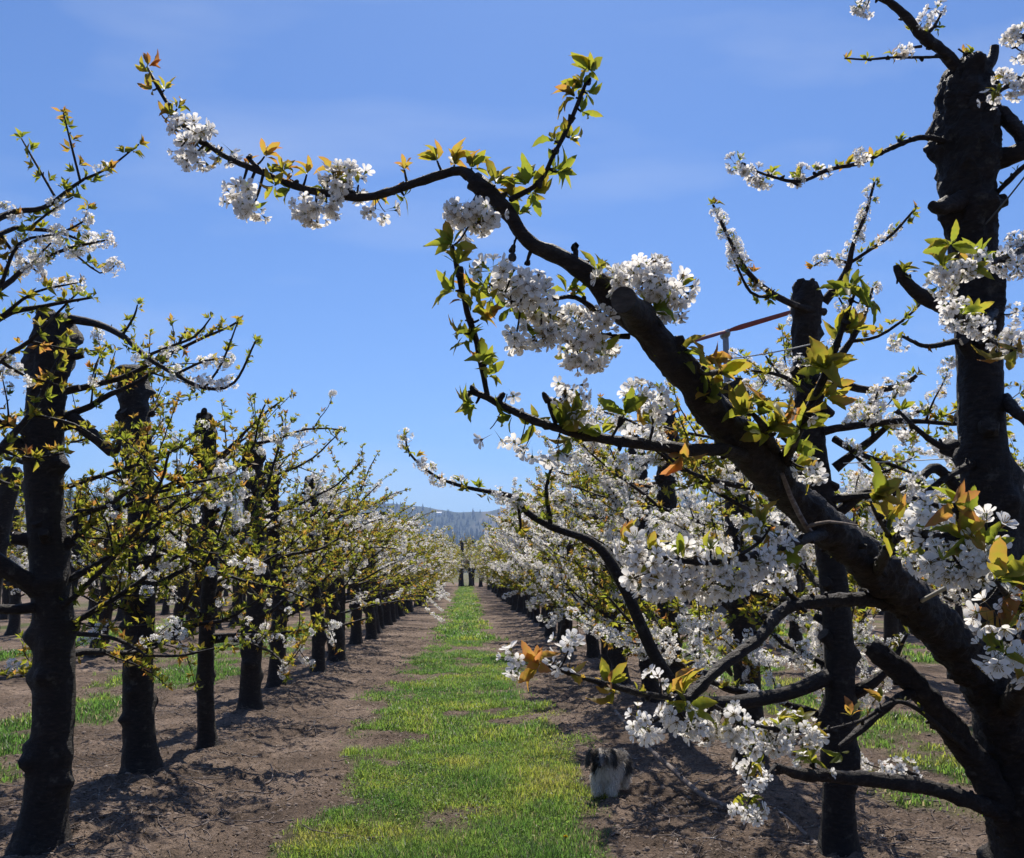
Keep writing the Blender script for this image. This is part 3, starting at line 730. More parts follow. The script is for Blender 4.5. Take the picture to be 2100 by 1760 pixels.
near_limb(['1960,1000,3.5,26 1920,960,3.45,20 1880,985,3.4,16 1830,1010,3.35,10'])
near_limb(['2060,820,3.5,30 2090,850,3.4,24 2120,875,3.4,20'])
near_limb(['1960,910,3.5,20 1930,915,3.45,16 1880,880,3.4,10 1840,840,3.4,6'])
near_limb(['1995,950,3.5,18 1950,975,3.45,14 1900,1010,3.4,12 1870,1050,3.4,8'])
# a bare grey twig standing in front of the limb
q = wpath('1604,972,2.2,9 1622,1020,2.25,11 1650,1075,2.33,12 1668,1098,2.42,12'); pts, rad = loc4(q)
a = Acc(); a.tube(pts, rad, 9, .1, 50, 2); q = wpath('1655,1080,2.34,9 1700,1070,2.2,7 1760,1078,2.1,4'); pts, rad = loc4(q); a.tube(pts, rad, 6)
link('dead_twig', a.mesh('dead_twig', [M['twig']]), near)
# clusters, laid out as in the photograph: they hang on whichever twig is nearest
PW = np.concatenate([q[:, :3] for q in PATHS]); PR = np.concatenate([q[:, 3] for q in PATHS])
PX, PY, PZ = proj(PW)
BL = '''385,272,9 405,268,8 372,300,6 420,312,8 455,302,4 395,315,5 495,378,10 520,420,10 490,410,8 690,370,10 715,360,6 735,380,6 645,430,10 670,415,10 625,415,7 770,430,3 790,435,3 955,425,11 985,445,11 965,455,9 1005,435,6
1005,560,8 1045,575,9 1075,605,10 1100,625,10 1095,595,8 1060,680,5 1110,678,7 1130,660,6 1130,640,8 1055,585,7 1180,660,9 1200,690,10 1225,670,9 1175,710,8 1215,720,9 1240,700,8 1190,735,6 1255,575,9 1300,565,9 1335,590,10 1375,600,11 1395,590,8 1385,625,9 1355,620,9 1320,560,8 1345,565,7
1040,808,1 1005,880,2 1065,910,2 1080,912,2 1140,920,3 1165,815,8 1180,850,6 1160,790,6 1310,815,5 1340,830,6 1140,905,2 1320,905,3 1660,960,6 1650,850,2
1300,1130,9 1330,1150,10 1360,1165,10 1400,1150,11 1430,1160,11 1470,1150,11 1500,1160,11 1540,1150,11 1575,1140,10 1595,1120,8 1310,1185,9 1345,1195,8 1570,1085,8 1500,1195,10 1450,1195,9 1590,1165,7 1400,1185,9 1540,1180,9
1860,1070,9 1885,1085,10 1905,1065,8 1925,1085,6 1940,1150,9 1965,1155,9 1995,1150,8 2020,1095,6 2000,1170,8 1900,1145,5 2010,1240,3 2040,1255,5 2065,1320,7 2085,1345,7 2040,1330,4
1535,1580,8 1555,1600,7 1525,1655,6 1548,1668,6 1655,1568,5 1685,1580,4 1835,1578,5 1862,1582,5 1310,1475,7 1325,1490,6 1385,1465,9 1410,1480,10 1445,1465,10 1470,1480,10 1435,1495,9 1510,1475,7 1500,1495,6 1575,1500,10 1600,1495,10 1625,1490,9 1590,1520,7 1665,1500,6 1535,1535,7 1065,1355,5 1165,1335,5 1140,1350,4 1355,1400,4
1765,5,7 1775,18,5 1920,22,6 1890,48,5 1852,104,7 1505,335,6 1525,345,8 1550,358,8 1570,365,7 1630,370,7 1645,355,6 1770,322,7 1688,350,5 2080,75,9 2095,105,9 2060,160,9 2085,180,9 2030,205,5
1940,560,10 1975,555,10 2000,540,9 1925,585,8 2050,530,10 2080,545,9 2095,500,9 1955,640,9 1985,655,10 2010,670,10 2045,695,10 2075,700,10 2085,640,7 1950,660,8 1840,700,6 1870,985,7 1860,890,6 1600,1195,6 1850,1010,7'''
WH = '''305,135,5,38 300,150,4,36 300,192,4,34 345,178,4,38 372,212,4,40 340,240,5,34 352,265,3,34 565,300,5,48 555,350,5,40 590,330,4,40 640,325,4,46 690,310,5,46 555,395,4,42 590,395,4,40 700,335,3,42 820,310,5,44 880,298,6,48 935,325,6,56 975,330,6,56 1030,355,7,64 1075,370,8,64 1095,400,7,58 1055,405,6,58 1075,430,5,50 1210,145,6,58 1195,175,7,58 1170,200,4,56 1215,200,5,52 1205,240,4,50 1125,285,5,52 1180,290,5,52 1150,350,5,54 1165,365,4,54 780,405,4,40 840,420,4,44 1160,590,4,62 1175,600,4,56 385,320,3,36 450,335,3,36 665,390,3,40
928,500,5,66 938,540,5,60 918,600,5,62 958,580,4,58 985,590,5,62 975,640,5,62 1005,650,4,60 930,690,5,58 962,700,4,52 992,745,5,62 1010,775,4,58 958,830,5,56 965,850,4,52 1045,860,4,58 1095,868,4,62 1155,880,5,64 1180,865,5,62 1235,880,4,60 1280,850,6,66 1330,870,5,66 1170,910,4,60 1400,950,4,64 1460,950,4,56 1000,630,4,58 1045,650,3,60 1110,650,4,58 1235,540,4,56 1345,640,5,64 1320,625,3,56 1170,740,4,50 1230,740,3,50
1400,735,5,76 1440,745,7,78 1475,770,6,72 1430,830,5,70 1470,800,5,70 1520,850,7,78 1560,850,8,78 1600,865,8,74 1640,880,6,72 1570,890,6,66 1690,760,7,78 1710,790,6,72 1700,820,5,68 1745,605,7,74 1780,630,6,70 1755,680,6,72 1720,690,5,70 1640,930,5,64 1650,970,4,60
1280,1110,4,56 1395,1130,4,60 1455,1100,4,60 1555,1075,5,64 1480,1180,4,56 1600,1150,4,58 1330,1120,3,56 1790,1030,5,84 1830,1060,5,84 1960,1035,5,86 1990,1060,5,80 1825,1090,5,80 1880,1130,5,70 1980,1110,6,76 2020,1130,4,74 1750,1130,3,60 2080,1195,6,96 2045,1190,5,92 2060,1290,5,104 2090,1250,5,96 2050,1340,3,84
1400,1415,5,74 1415,1460,5,66 1250,1405,5,66 1105,1365,6,62 1170,1385,3,56 1260,1430,4,62 1500,1480,3,44 1600,1480,4,48 1640,1475,3,46 1540,1520,4,44 1545,1570,4,40 1530,1640,4,40 1665,1560,4,42 1855,1590,3,36 1730,1560,3,40 1740,1450,3,38 1800,1430,4,40 1950,505,5,66 1930,540,4,64 2000,530,5,60 1985,560,4,58 1925,575,4,54 2000,630,4,58 2085,720,5,62 2055,730,4,56 1975,640,3,56
1735,120,3,22 1780,120,3,22 1830,110,3,22 1845,290,3,26 1790,325,4,28 1735,340,4,30 1720,345,3,28 1680,345,3,26 1640,360,3,28 1585,350,3,28 1520,325,3,26 1925,60,3,22 1900,70,3,22 1990,110,3,24 1870,60,3,22 2080,60,3,34 2045,190,4,38 1855,560,4,36 1870,900,4,34 1850,840,4,36 1880,1000,4,36'''
ORANGE = {'1105,1365', '305,135', '2060,1290', '1960,1035'}
ca = Acc(); LP = [[], [], [], []]; FP = [[], [], []]
def hang(x, y, pull=0.0, few=False):
    d2 = (PX - x) ** 2 + (PY - y) ** 2 + (PR * 900) ** 2 * 0; k = int(np.argmin(d2)); D_ = PW[k, 1]
    D_ = D_ + random.uniform(-.03, .03) - (PR[k] * 1.1 if PR[k] > .012 else 0)
    p = P(x, y, D_); b = PW[k]; dv = (p - b) * (1 - pull); p = b + dv; ln = np.linalg.norm(dv)
    if ln > PR[k] + .006: ca.tube((b + dv * np.linspace(0, 1, 5)[:, None] + np.array([0, 0, -.12 * ln]) * np.sin(np.linspace(0, np.pi, 5))[:, None]) - NB, np.linspace(.0013, .0011, 5) if few else np.linspace(min(.0042, PR[k] * .6), .0022, 5), 5)
    return p, nrm(dv + np.array([0, 0, .25 * ln]) + 1e-6), D_
for s in BL.split():
    x, y, n_ = map(float, s.split(',')); p, d, D_ = hang(x, y, 0, n_ < 4)
    c, B, r_ = pompoms(p - NB, d, int(n_ * (1.6 if n_ > 4 else 1.1)), int(n_ * (2.0 if n_ > 4 else 1.3)) + (1 if n_ < 4 else 0), 1.0, .028, .0185, .35)
    for a_, b_ in zip(FP, (c, B, r_)): a_.append(b_)
    if n_ > 5 and random.random() < .6:
        q = whorls(p - NB, d, 1, 3, .036, (40, 95)); [a_.append(b_) for a_, b_ in zip(LP, q)]
for s in WH.split():
    x, y, n_, ln = map(float, s.split(',')); p, d, D_ = hang(x, y, .55)
    tt = (.85, .1) if ','.join(s.split(',')[:2]) in ORANGE else ((.62, .2) if y < 330 and x < 1000 else (.26, .22))
    q = whorls(p - NB, nrm(d * 1.2 + np.array([0, 0, .35])), int(n_ * 1.35), int(n_ * 1.35) + 2, ln * D_ / F * .88, (15, 85), tt); [a_.append(b_) for a_, b_ in zip(LP, q)]
# sparse extra buds and leaves all along the twigs
for q in PATHS:
    if q[:, 3].max() < .016:
        for k in range(4, len(q) - 1, 5):
            if random.random() < .55:
                w_ = whorls(q[k, :3] - NB, rdir(1)[0] + np.array([0, 0, .4]), 2, 4, random.uniform(.016, .034), tint=(.5, .25)); [a_.append(b_) for a_, b_ in zip(LP, w_)]
tag(link('spurs', ca.mesh('spurs', [M['limb']]), near), kind='stuff')
# two dried cherries left from last year
for x, y in ((1051, 528), (990, 455)):
    a = Acc(); c = P(x, y, 1.88) - NB; th = np.linspace(0, np.pi, 8)
    a.tube(c + np.stack([0 * th, 0 * th, .010 * np.cos(th)], -1), np.maximum(.009 * np.sin(th), .001), 10, .2, 90, 1)
    a.tube(c + np.array([0, 0, .009]) + np.array([.004, 0, .03]) * np.linspace(0, 1, 4)[:, None], .0012, 4)
    link('dried_cherry', a.mesh('dried_cherry', [M['cherry']]), near)
split_parts(near, NB, [np.concatenate(x) for x in LP], [np.concatenate(x) for x in FP], 0, 300, 300)

# ------------------------------------------------------------------ second right tree and first left trees: hand-laid limbs plus grown ones
r2x = [[wpath(s) for s in g.split('|')] for g in (
    '1690,640,5.38,18 1640,630,5.28,16 1580,600,5.18,14 1535,560,5.13,11 1500,500,5.08,8 1462,420,5.08,5|1590,610,5.18,9 1540,600,5.13,7 1500,520,5.08,5|1535,560,5.13,6 1510,520,5.13,5 1480,450,5.10,4',
    '1690,620,5.38,22 1735,560,5.28,16 1750,500,5.23,10 1775,440,5.18,8 1793,375,5.18,6|1740,540,5.28,8 1700,530,5.23,5 1670,545,5.18,4|1742,540,5.28,8 1780,515,5.23,8 1830,480,5.18,7 1875,430,5.13,5',
    '1700,760,5.38,20 1745,700,5.28,14 1775,640,5.23,9 1790,590,5.18,5|1745,700,5.28,9 1800,690,5.23,7 1860,650,5.18,6 1900,610,5.18,4|1745,700,5.28,7 1745,660,5.28,6 1720,610,5.18,4',
    '1705,850,5.38,20 1650,800,5.28,14 1600,770,5.18,9 1540,760,5.13,5|1650,800,5.28,7 1640,740,5.23,5|1600,770,5.18,7 1570,730,5.16,4',
    '1712,960,5.38,22 1790,900,5.28,15 1840,860,5.23,10 1900,840,5.18,6|1790,900,5.28,9 1790,850,5.23,6 1800,800,5.18,4|1840,860,5.23,7 1870,900,5.18,5|1750,930,5.33,9 1800,970,5.28,7 1870,940,5.23,4',
    '1715,1000,5.38,20 1640,960,5.28,14 1560,900,5.18,9 1500,880,5.13,5|1640,960,5.28,8 1600,880,5.18,5',
    '1720,1380,5.38,34 1600,1425,5.18,30 1440,1440,4.98,28 1357,1370,4.88,27 1280,1205,4.78,24 1222,1118,4.73,20 1130,1080,4.68,15 1080,1050,4.68,14 1058,1020,4.68,12 1000,1008,4.68,9 950,998,4.68,8 890,975,4.68,6 840,930,4.68,5 832,895,4.68,4|1130,1080,4.68,10 1120,1000,4.68,8 1135,950,4.68,5|1060,1020,4.68,9 1066,1060,4.68,7 1068,1085,4.68,5',
    '1700,780,5.38,20 1780,800,5.28,16 1850,790,5.23,12 1880,770,5.18,8', '1710,900,5.38,16 1760,930,5.28,12 1820,950,5.23,9 1870,970,5.18,6',
    '1720,1050,5.38,26 1780,1010,5.28,20 1850,1030,5.23,14 1890,1060,5.18,9', '1735,1430,5.38,30 1790,1400,5.28,22 1830,1360,5.23,12 1860,1300,5.18,6', '1700,1060,5.38,20 1600,1010,5.18,16 1480,990,5.08,12 1400,960,4.98,8 1330,900,4.98,5')]
t = near_tree((2.13, 5.38, 0), 11, 3.35, .088, -1, .50, 1, 300, 300, (-.05, 0), r2x, .052, tint=(.36, .24), avoid=(1385, 640, 1600, 715))
tag(t, 'second cherry tree of the right row, slim straight trunk just left of the nearest one', 'tree', 'cherry trees of the right row')
t0x = [[wpath(s) for s in g.split('|')] for g in (
    '-330,800,3.4,40 -160,570,3.8,26 0,446,4.2,15 90,426,4.3,11 148,384,4.4,8 172,368,4.4,6|165,372,4.4,6 147,300,4.4,5 130,232,4.4,3|112,402,4.35,6 76,340,4.35,5 44,284,4.35,3|170,368,4.4,6 222,345,4.4,5 285,296,4.4,3',
    '-330,860,3.5,36 -150,660,3.9,22 0,592,4.2,13 58,545,4.3,9 140,510,4.35,7 222,492,4.35,4|58,545,4.3,6 105,498,4.3,4|140,510,4.35,5 205,560,4.4,4 235,545,4.4,3|0,592,4.2,9 40,500,4.2,7 120,480,4.25,4',
    '-320,1000,3.6,36 -120,760,4.0,22 0,652,4.3,14 90,628,4.4,9 190,610,4.45,5|0,652,4.3,9 70,600,4.3,6 160,580,4.35,3',
    '-330,900,3.5,30 -140,620,3.9,18 0,480,4.2,11 60,470,4.3,9 125,478,4.35,7 180,500,4.4,4|60,470,4.3,7 95,440,4.3,5 150,405,4.35,3|125,478,4.35,6 170,455,4.35,4 178,430,4.4,3|0,480,4.2,8 30,520,4.25,6 80,560,4.3,4',
    '-330,1100,3.6,30 -120,850,4.0,18 0,740,4.3,12 60,700,4.4,9 120,640,4.45,6 160,600,4.5,4|0,740,4.3,8 50,770,4.4,6 120,790,4.45,4|60,700,4.4,7 130,715,4.45,5 200,720,4.5,3',
    '-330,1300,3.6,36 -100,1060,4.2,22 0,922,4.4,16 62,850,4.5,12 108,762,4.55,8 140,690,4.6,4|62,850,4.5,8 150,870,4.5,6 210,905,4.5,4|0,922,4.4,9 60,940,4.4,6 130,930,4.4,4')]
t = near_tree((-2.4, 3.3, 0), 21, 3.0, .11, 1, .22, 1, 300, 300, (0, 0), t0x, .06, scale=1.05, outside=True)
tag(t, 'cherry tree mostly outside the left edge, only its leafy branches reaching in', 'tree', 'cherry trees of the left row')
t1x = [[wpath(s) for s in g.split('|')] for g in (
    '120,650,5.75,22 200,665,5.65,15 252,690,5.55,13 305,735,5.40,11 360,768,5.30,9 420,796,5.25,8 480,785,5.20,6 524,700,5.15,4|300,730,5.40,7 345,712,5.35,6 400,690,5.30,5 432,652,5.30,3|420,796,5.25,6 455,745,5.25,5 488,660,5.25,3|250,690,5.55,6 275,650,5.55,5 282,625,5.55,3|360,768,5.30,7 420,740,5.30,5 470,735,5.30,3',
    '160,1300,5.65,10 220,1306,5.55,8 270,1325,5.50,7 300,1345,5.45,4|300,1345,5.45,5 370,1345,5.45,5 440,1330,5.45,4 490,1322,5.45,3',
    '100,1220,5.75,44 50,1190,5.65,38 0,1155,5.55,34 -80,1090,5.45,24', '100,1240,5.75,24 30,1250,5.65,20 -60,1245,5.55,14',
    '150,860,5.75,30 200,900,5.65,26 235,930,5.60,16 250,880,5.55,6', '160,1050,5.75,12 215,1040,5.65,10 270,1000,5.55,7 300,960,5.55,4')]
t = near_tree((-2.42, 5.75, 0), 31, 3.18, .122, 1, .12, 1, 300, 300, (-.19, 0), t1x, .064, avoid=(285, 380, 560, 640))
tag(t, 'thick dark cherry trunk in the lower left corner, the first one in full view', 'tree', 'cherry trees of the left row')
t = near_tree((-2.55, 7.75, 0), 41, 3.3, .122, 1, .12, 1, 220, 160, (-.24, 0), None, .064, avoid=(285, 380, 560, 655))
tag(t, 'second thick cherry trunk in the left row, its shadow falling to the first one', 'tree', 'cherry trees of the left row')
t = near_tree((2.33, 7.86, 0), 51, 3.25, .115, -1, .48, 1, 220, 220, (0, 0), None, .052, avoid=(1385, 640, 1600, 715))
tag(t, 'third cherry tree of the right row, stout knotted trunk behind the lowest white blossoms', 'tree', 'cherry trees of the right row')
ORD = {3: 'third', 4: 'fourth', 5: 'fifth', 6: 'sixth', 7: 'seventh', 8: 'eighth', 9: 'ninth', 10: 'tenth', 11: 'eleventh', 12: 'twelfth'}
for k, (x, y, r0, h) in enumerate([(-2.26, 8.6, .075, 3.05), (-2.42, 11.0, .115, 3.12), (-2.57, 13.2, .11, 3.1), (-2.3, 14.8, .10, 3.1)]):
    t = near_tree((x, y, 0), 60 + k, h, r0, 1, .18, 1, 0, 0, (-.22 + rng.normal(0, .05), 0), None, .064)
    tag(t, ['thin trunk close behind the second trunk of the left row', 'fourth cherry tree of the left row, trunk with a knob near its middle', 'fifth cherry tree of the left row, straight trunk past the knobbed one', 'sixth cherry tree of the left row, close behind the fifth'][k], 'tree', 'cherry trees of the left row')
for k, (x, y, r0, h) in enumerate([(2.1, 9.7, .11, 3.3), (2.2, 11.4, .10, 3.2), (2.15, 13.2, .11, 3.2)]):
    t = near_tree((x, y, 0), 70 + k, h, r0, -1, .46, 1, 0, 0, (rng.normal(0, .05), 0), None, .055, avoid=(1385, 640, 1600, 715))
    tag(t, f'{ORD[k + 4]} cherry tree of the right row, seen behind the white blossom of the nearer ones', 'tree', 'cherry trees of the right row')

# ------------------------------------------------------------------ the rest of the orchard
VL2 = [tree_variant(200 + k, 3.12 + .06 * (k % 3), .12, 1, 2, .19 + .03 * (k % 3), .95, .060, (-.2, 0)) for k in range(5)]
VR2 = [tree_variant(220 + k, 3.15 + .06 * (k % 3), .105, 1, 2, .48 + .04 * (k % 3), 1.0, .044) for k in range(5)]
V3 = [tree_variant(240 + k, 3.2, .12, 1, 3, .22 + .03 * k, 1.0, .07) for k in range(5)]
def row(X, y0, y1, pitch, side, name, first=None):
    y = y0; k = first or 1
    while y < y1:
        far = y > 36
        if first and y > 24 and random.random() < .05: y += pitch; k += 1; continue
        var = random.choice(V3 if far else (VL2 if X < 0 else VR2))
        rz = (0 if side > 0 else math.pi) + random.gauss(0, .35)
        t = place_variant(var, (X + random.gauss(0, .09), y + random.gauss(0, .12), 0), rz, (random.uniform(.9, 1.15) * (1.22 if far else 1.06), random.uniform(.9, 1.05) * (1.05 if far else 1)))
        if first and k <= 12: lab = f'{ORD[k]} cherry tree from the front in the {name} row along the grass aisle'
        elif first: lab = f'small distant blossoming cherry tree far down the {name} row along the aisle'
        elif k <= 6: lab = ('frontmost' if k == 1 else ['second', 'third', 'fourth', 'fifth', 'sixth'][k - 2]) + f' cherry tree from the front in the {name}'
        else: lab = f'distant cherry tree deep in the {name}, behind nearer trunks'
        tag(t, lab, 'tree', f'cherry trees of the {name} row' if first else f'cherry trees in the {name}')
        k += 1; y += pitch * random.uniform(.9, 1.1)
row(-2.4, 16.6, 95, 1.95, 1, 'left', 7)
row(2.2, 15.1, 95, 1.95, -1, 'right', 7)
row(-6.8, 9.5, 70, 2.1, random.choice((1, -1)), 'second row to the left')
row(6.6, 6.0, 70, 2.1, -1, 'second row to the right')
row(-11.2, 15, 70, 2.3, 1, 'third row to the left')
row(11.0, 10, 70, 2.3, -1, 'third row to the right')
row(-15.6, 24, 75, 2.7, 1, 'fourth row to the left')
row(15.4, 18, 75, 2.7, -1, 'fourth row to the right')
for k in range(30):
    t = place_variant(V3[k % 5], (-9 + (k % 10) * 2.0 + random.gauss(0, .4), 99 + (k // 10) * 3.2 + random.gauss(0, .5), 0), random.uniform(0, 6), (1.55, 1.35 + .12 * (k // 10)))
    tag(t, 'cherry tree closing the far end of the grass aisle', 'tree', 'cherry trees across the end of the aisle')

# ------------------------------------------------------------------ grass, clods, litter
def blades(n, x0, x1, y0, y1, h, wd, minm):
    x = rng.uniform(x0, x1, n); y = y0 * (y1 / y0) ** rng.random(n)
    m = strip_mask(x, y); tuft = fnoise(np.stack([x, y], -1) * 9 + 3, 2)
    k = (rng.random(n) < m ** 1.5 * (.2 + 1.2 * tuft)) & (m > minm); x, y, m, tuft = x[k], y[k], m[k], tuft[k]
    z = ground_h(x, y); n = len(x)
    clump = fnoise(np.stack([x, y], -1) * 2.2 + 60, 3)
    hh = h * rng.uniform(.45, 1.25, n) * (.25 + 1.6 * clump) * (.6 + .4 * m)
    az = rng.uniform(0, 6.28, n); lean = rng.uniform(.15, 1.15, n)
    dx, dy = np.cos(az), np.sin(az); wv = wd * rng.uniform(.7, 1.4, n)
    b = np.stack([x, y, z - .004], -1); s = np.stack([-dy, dx, 0 * x], -1) * wv[:, None]
    mid = b + np.stack([dx * lean * hh * .35, dy * lean * hh * .35, hh * .6], -1)
    tip = b + np.stack([dx * lean * hh * .95, dy * lean * hh * .95, hh * .95], -1)
    Vb = np.stack([b - s, b + s, mid + s * .8, mid - s * .8, tip], 1).reshape(-1, 3)
    i = np.arange(n)[:, None] * 5
    tn = np.clip(.27 + (fnoise(np.stack([x, y], -1) * 1.5 + 11, 3) - .5) * 1.9 + .12 * np.clip((x + .1), -1, 1) + rng.normal(0, .13, n), 0, .9)
    tn = np.where(rng.random(n) < .06, 1.0, tn)
    return Vb, np.concatenate([i + np.array([0, 1, 2]), i + np.array([0, 2, 3]), i + np.array([3, 2, 4])]), np.repeat(tn, 5)
acc = Acc()
for args in ((190000, -1.9, 1.9, 3.9, 9, .050, .0019, .05), (130000, -1.7, 1.7, 9, 22, .058, .0036, .08), (60000, -1.4, 1.4, 22, 100, .09, .011, .15),
             (70000, -5.8, -2.7, 6.5, 34, .07, .005, .1), (60000, 2.7, 5.8, 5.5, 34, .07, .005, .1), (25000, -10, -7.2, 14, 50, .09, .010, .12), (25000, 7.2, 10, 12, 50, .09, .010, .12)):
    Vb, f, tn = blades(*args); acc.add(Vb, f, None, 0, tn)
tag(link('grass', acc.mesh('grass', [M['grass']], False)), 'fresh green grass growing in strips between the tree rows', 'grass', kind='stuff')
acc = Acc(); n = 60000; x = rng.uniform(-1.9, 1.9, n); y = 3.9 * (26 / 3.9) ** rng.random(n); m = strip_mask(x, y)
k = (rng.random(n) < m * .9) & (m > .12) & (fnoise(np.stack([x, y], -1) * 3 + 40, 3) > .46); x, y = x[k], y[k]; n = len(x)
p = np.stack([x, y, ground_h(x, y) + rng.uniform(.008, .035, n)], -1); d = rdir(n); d[:, 2] *= .4
acc.inst(LEAF[2], p, basis_from_x(d, np.array([0, 0, 1.0]) + rdir(n) * .55), np.stack([rng.uniform(.012, .026, n), rng.uniform(.018, .036, n), rng.uniform(.01, .03, n)], 1) * (1 + .05 * (y[:, None] - 4)), np.clip(rng.normal(.3, .2, n), 0, .85))
tag(link('clover', acc.mesh('clover', [M['grass']], False)), 'low broad-leaved weeds mixed into the grass strip', 'weeds', kind='stuff')
# clods of soil
th = np.linspace(0, 2 * np.pi, 6)[:-1]
clod = (np.array([[math.cos(a), math.sin(a), 0] for a in th] + [[.55 * math.cos(a + .6), .55 * math.sin(a + .6), .6] for a in th] + [[0, 0, .75]]),
        np.array([[k, (k + 1) % 5, 5 + k] for k in range(5)] + [[(k + 1) % 5, 5 + (k + 1) % 5, 5 + k] for k in range(5)] + [[5 + k, 5 + (k + 1) % 5, 10] for k in range(5)]), np.zeros(15, int))
n = 42000; x = rng.uniform(-6, 6, n); y = 3.4 * (20 / 3.4) ** rng.random(n)
k = (rng.random(n) > strip_mask(x, y) * 1.3) & (fnoise(np.stack([x, y], -1) * 1.7 + 20, 3) > .42); x, y = x[k], y[k]
p = np.stack([x, y, ground_h(x, y) - .004], -1); s = rng.uniform(.005, .016, len(x)) * rng.choice([1, 1, 1, 1.8], len(x))
acc = Acc(); acc.inst(clod, p, basis_from_z(rdir(len(p)) * .35 + np.array([0, 0, 1]), rdir(len(p))), np.stack([s * rng.uniform(.7, 1.5, len(s)), s, s * rng.uniform(.5, 1.1, len(s))], 1), rng.random(len(p)))
M['clod'] = plain('soil_clod', (.18, .132, .10), .95, 0, .55, 3)
tag(link('soil_clods', acc.mesh('soil_clods', [M['clod']], False)), 'crumbly brown clods strewn over the bare soil', 'soil', kind='stuff')
def stick(x, y, az, ln, r, seed, lift=0.0):
    rg = np.random.default_rng(seed); n_ = 9; t_ = np.linspace(-.5, .5, n_) * ln; bend = rg.normal(0, .10) * ln
    sx = x + np.cos(az) * t_ - np.sin(az) * bend * (t_ / ln) ** 2 * 4 + rg.normal(0, .004, n_); sy = y + np.sin(az) * t_ + np.cos(az) * bend * (t_ / ln) ** 2 * 4 + rg.normal(0, .004, n_)
    sz = np.maximum(ground_h(sx, sy), ground_h(np.array([x]), np.array([y]))[0] - .01) + r * .8 + lift * np.linspace(0, 1, n_) ** 2
    return np.stack([sx, sy, sz], -1), r * np.linspace(1.1, .5, n_)
acc = Acc()
for k in range(4200):
    X = random.choice((-2.4, -2.4, 2.2, 2.2, -6.8, 6.6)); x = X + random.gauss(0, .7 if abs(X) < 3 else .8); y = 3.5 * (30 / 3.5) ** random.random()
    if abs(x + .1) < .8: continue
    pts, rad = stick(x, y, random.uniform(0, 6.28), random.uniform(.06, .42), random.uniform(.0018, .0048), k, random.choice((0, 0, 0, .04)))
    acc.tube(pts[::2], rad[::2], 4)
tag(link('twig_litter', acc.mesh('twig_litter', [M['twig']])), 'fine twig litter along the foot of the tree rows', 'litter', kind='stuff')
acc = Acc()      # dry straw and dead leaves
n = 85000; x = rng.uniform(-5.5, 5.5, n); y = 3.6 * (28 / 3.6) ** rng.random(n); k = (rng.random(n) > strip_mask(x, y)) & (rng.random(n) < .25 + 1.1 * fnoise(np.stack([x, y], -1) * 1.4 + 8, 4)); x, y = x[k], y[k]
p = np.stack([x, y, ground_h(x, y) + .006], -1); d = rdir(len(p)); d[:, 2] *= .3
acc.inst(LEAF[2], p, basis_from_x(d, np.array([0, 0, 1.0]) + rdir(len(p)) * .4), np.stack([rng.uniform(.010, .045, len(p)), rng.uniform(.006, .028, len(p)), rng.uniform(.01, .05, len(p))], 1), rng.random(len(p)) ** .85)
M['straw'] = leafmat('dry_litter', [(0, (.045, .03, .022)), (.55, (.16, .115, .088)), (.85, (.26, .20, .16)), (1, (.46, .40, .34))], [(0, (.06, .045, .03)), (1, (.2, .16, .1))], .15, .8)
tag(link('leaf_litter', acc.mesh('leaf_litter', [M['straw']])), 'dead leaf scraps scattered over the bare soil', 'litter', kind='stuff')
acc = Acc(); n = 140; x = rng.uniform(-5, 5, n); y = 3.6 * (20 / 3.6) ** rng.random(n)
p = np.stack([x, y, ground_h(x, y) + .012], -1); acc.inst(LEAF[2], p, basis_from_x(rdir(n) * np.array([1, 1, .3]), rdir(n) * .4 + np.array([0, 0, 1.0])), np.stack([np.full(n, .013), np.full(n, .02), np.full(n, .012)], 1), rng.random(n))
tag(link('fallen_petals', acc.mesh('fallen_petals', [M['petal']])), 'white petals fallen on the soil and grass', 'petals', kind='stuff')
# single prunings large enough to pick out
def gp(px, py):
    d = FWD + RGT * ((px - CX) / F) + UPV * ((CY - py) / F); t_ = -CAM[2] / d[2]; return CAM + d * t_
STK = [(520, 1690, 190, .5, 'pale'), (640, 1500, 80, .3, 0), (400, 1620, 150, .4, 0), (330, 1700, 120, .35, 0), (470, 1560, 160, .5, 0), (560, 1600, 100, .35, 0), (700, 1720, 175, .5, 0), (250, 1740, 140, .5, 0), (520, 1500, 60, .3, 0),
       (600, 1450, 20, .5, 0), (720, 1480, 170, .4, 0), (430, 1690, 60, .28, 0), (1250, 1560, 175, .6, 0), (1360, 1500, 100, .4, 0), (1300, 1700, 30, .4, 0), (1420, 1720, 150, .5, 0), (1800, 1700, 20, .5, 0), (1880, 1720, 160, .4, 0), (660, 1740, 15, .3, 0), (760, 1620, 165, .35, 0)]
for k, (px, py, az, ln, _) in enumerate(STK):
    g = gp(px, py); pts, rad = stick(g[0], g[1], R(az), ln, random.uniform(.0035, .006), 300 + k, random.choice((0, .05)))
    c = pts[4].copy(); a = Acc(); a.tube(pts - c, rad, 7, .12, 60, k, cap0=True)
    for j in range(2):
        i = random.randint(2, 6); a.tube(pts[i] - c + np.array([random.gauss(0, .06), random.gauss(0, .06), .03]) * np.linspace(0, 1, 4)[:, None], rad[i] * np.array([.8, .7, .6, .4]), 5)
    tag(link('stick', a.mesh('stick', [M['twig']]), None, c), 'thin dry pruned stick lying on the bare soil', 'stick', 'dry prunings on the soil')
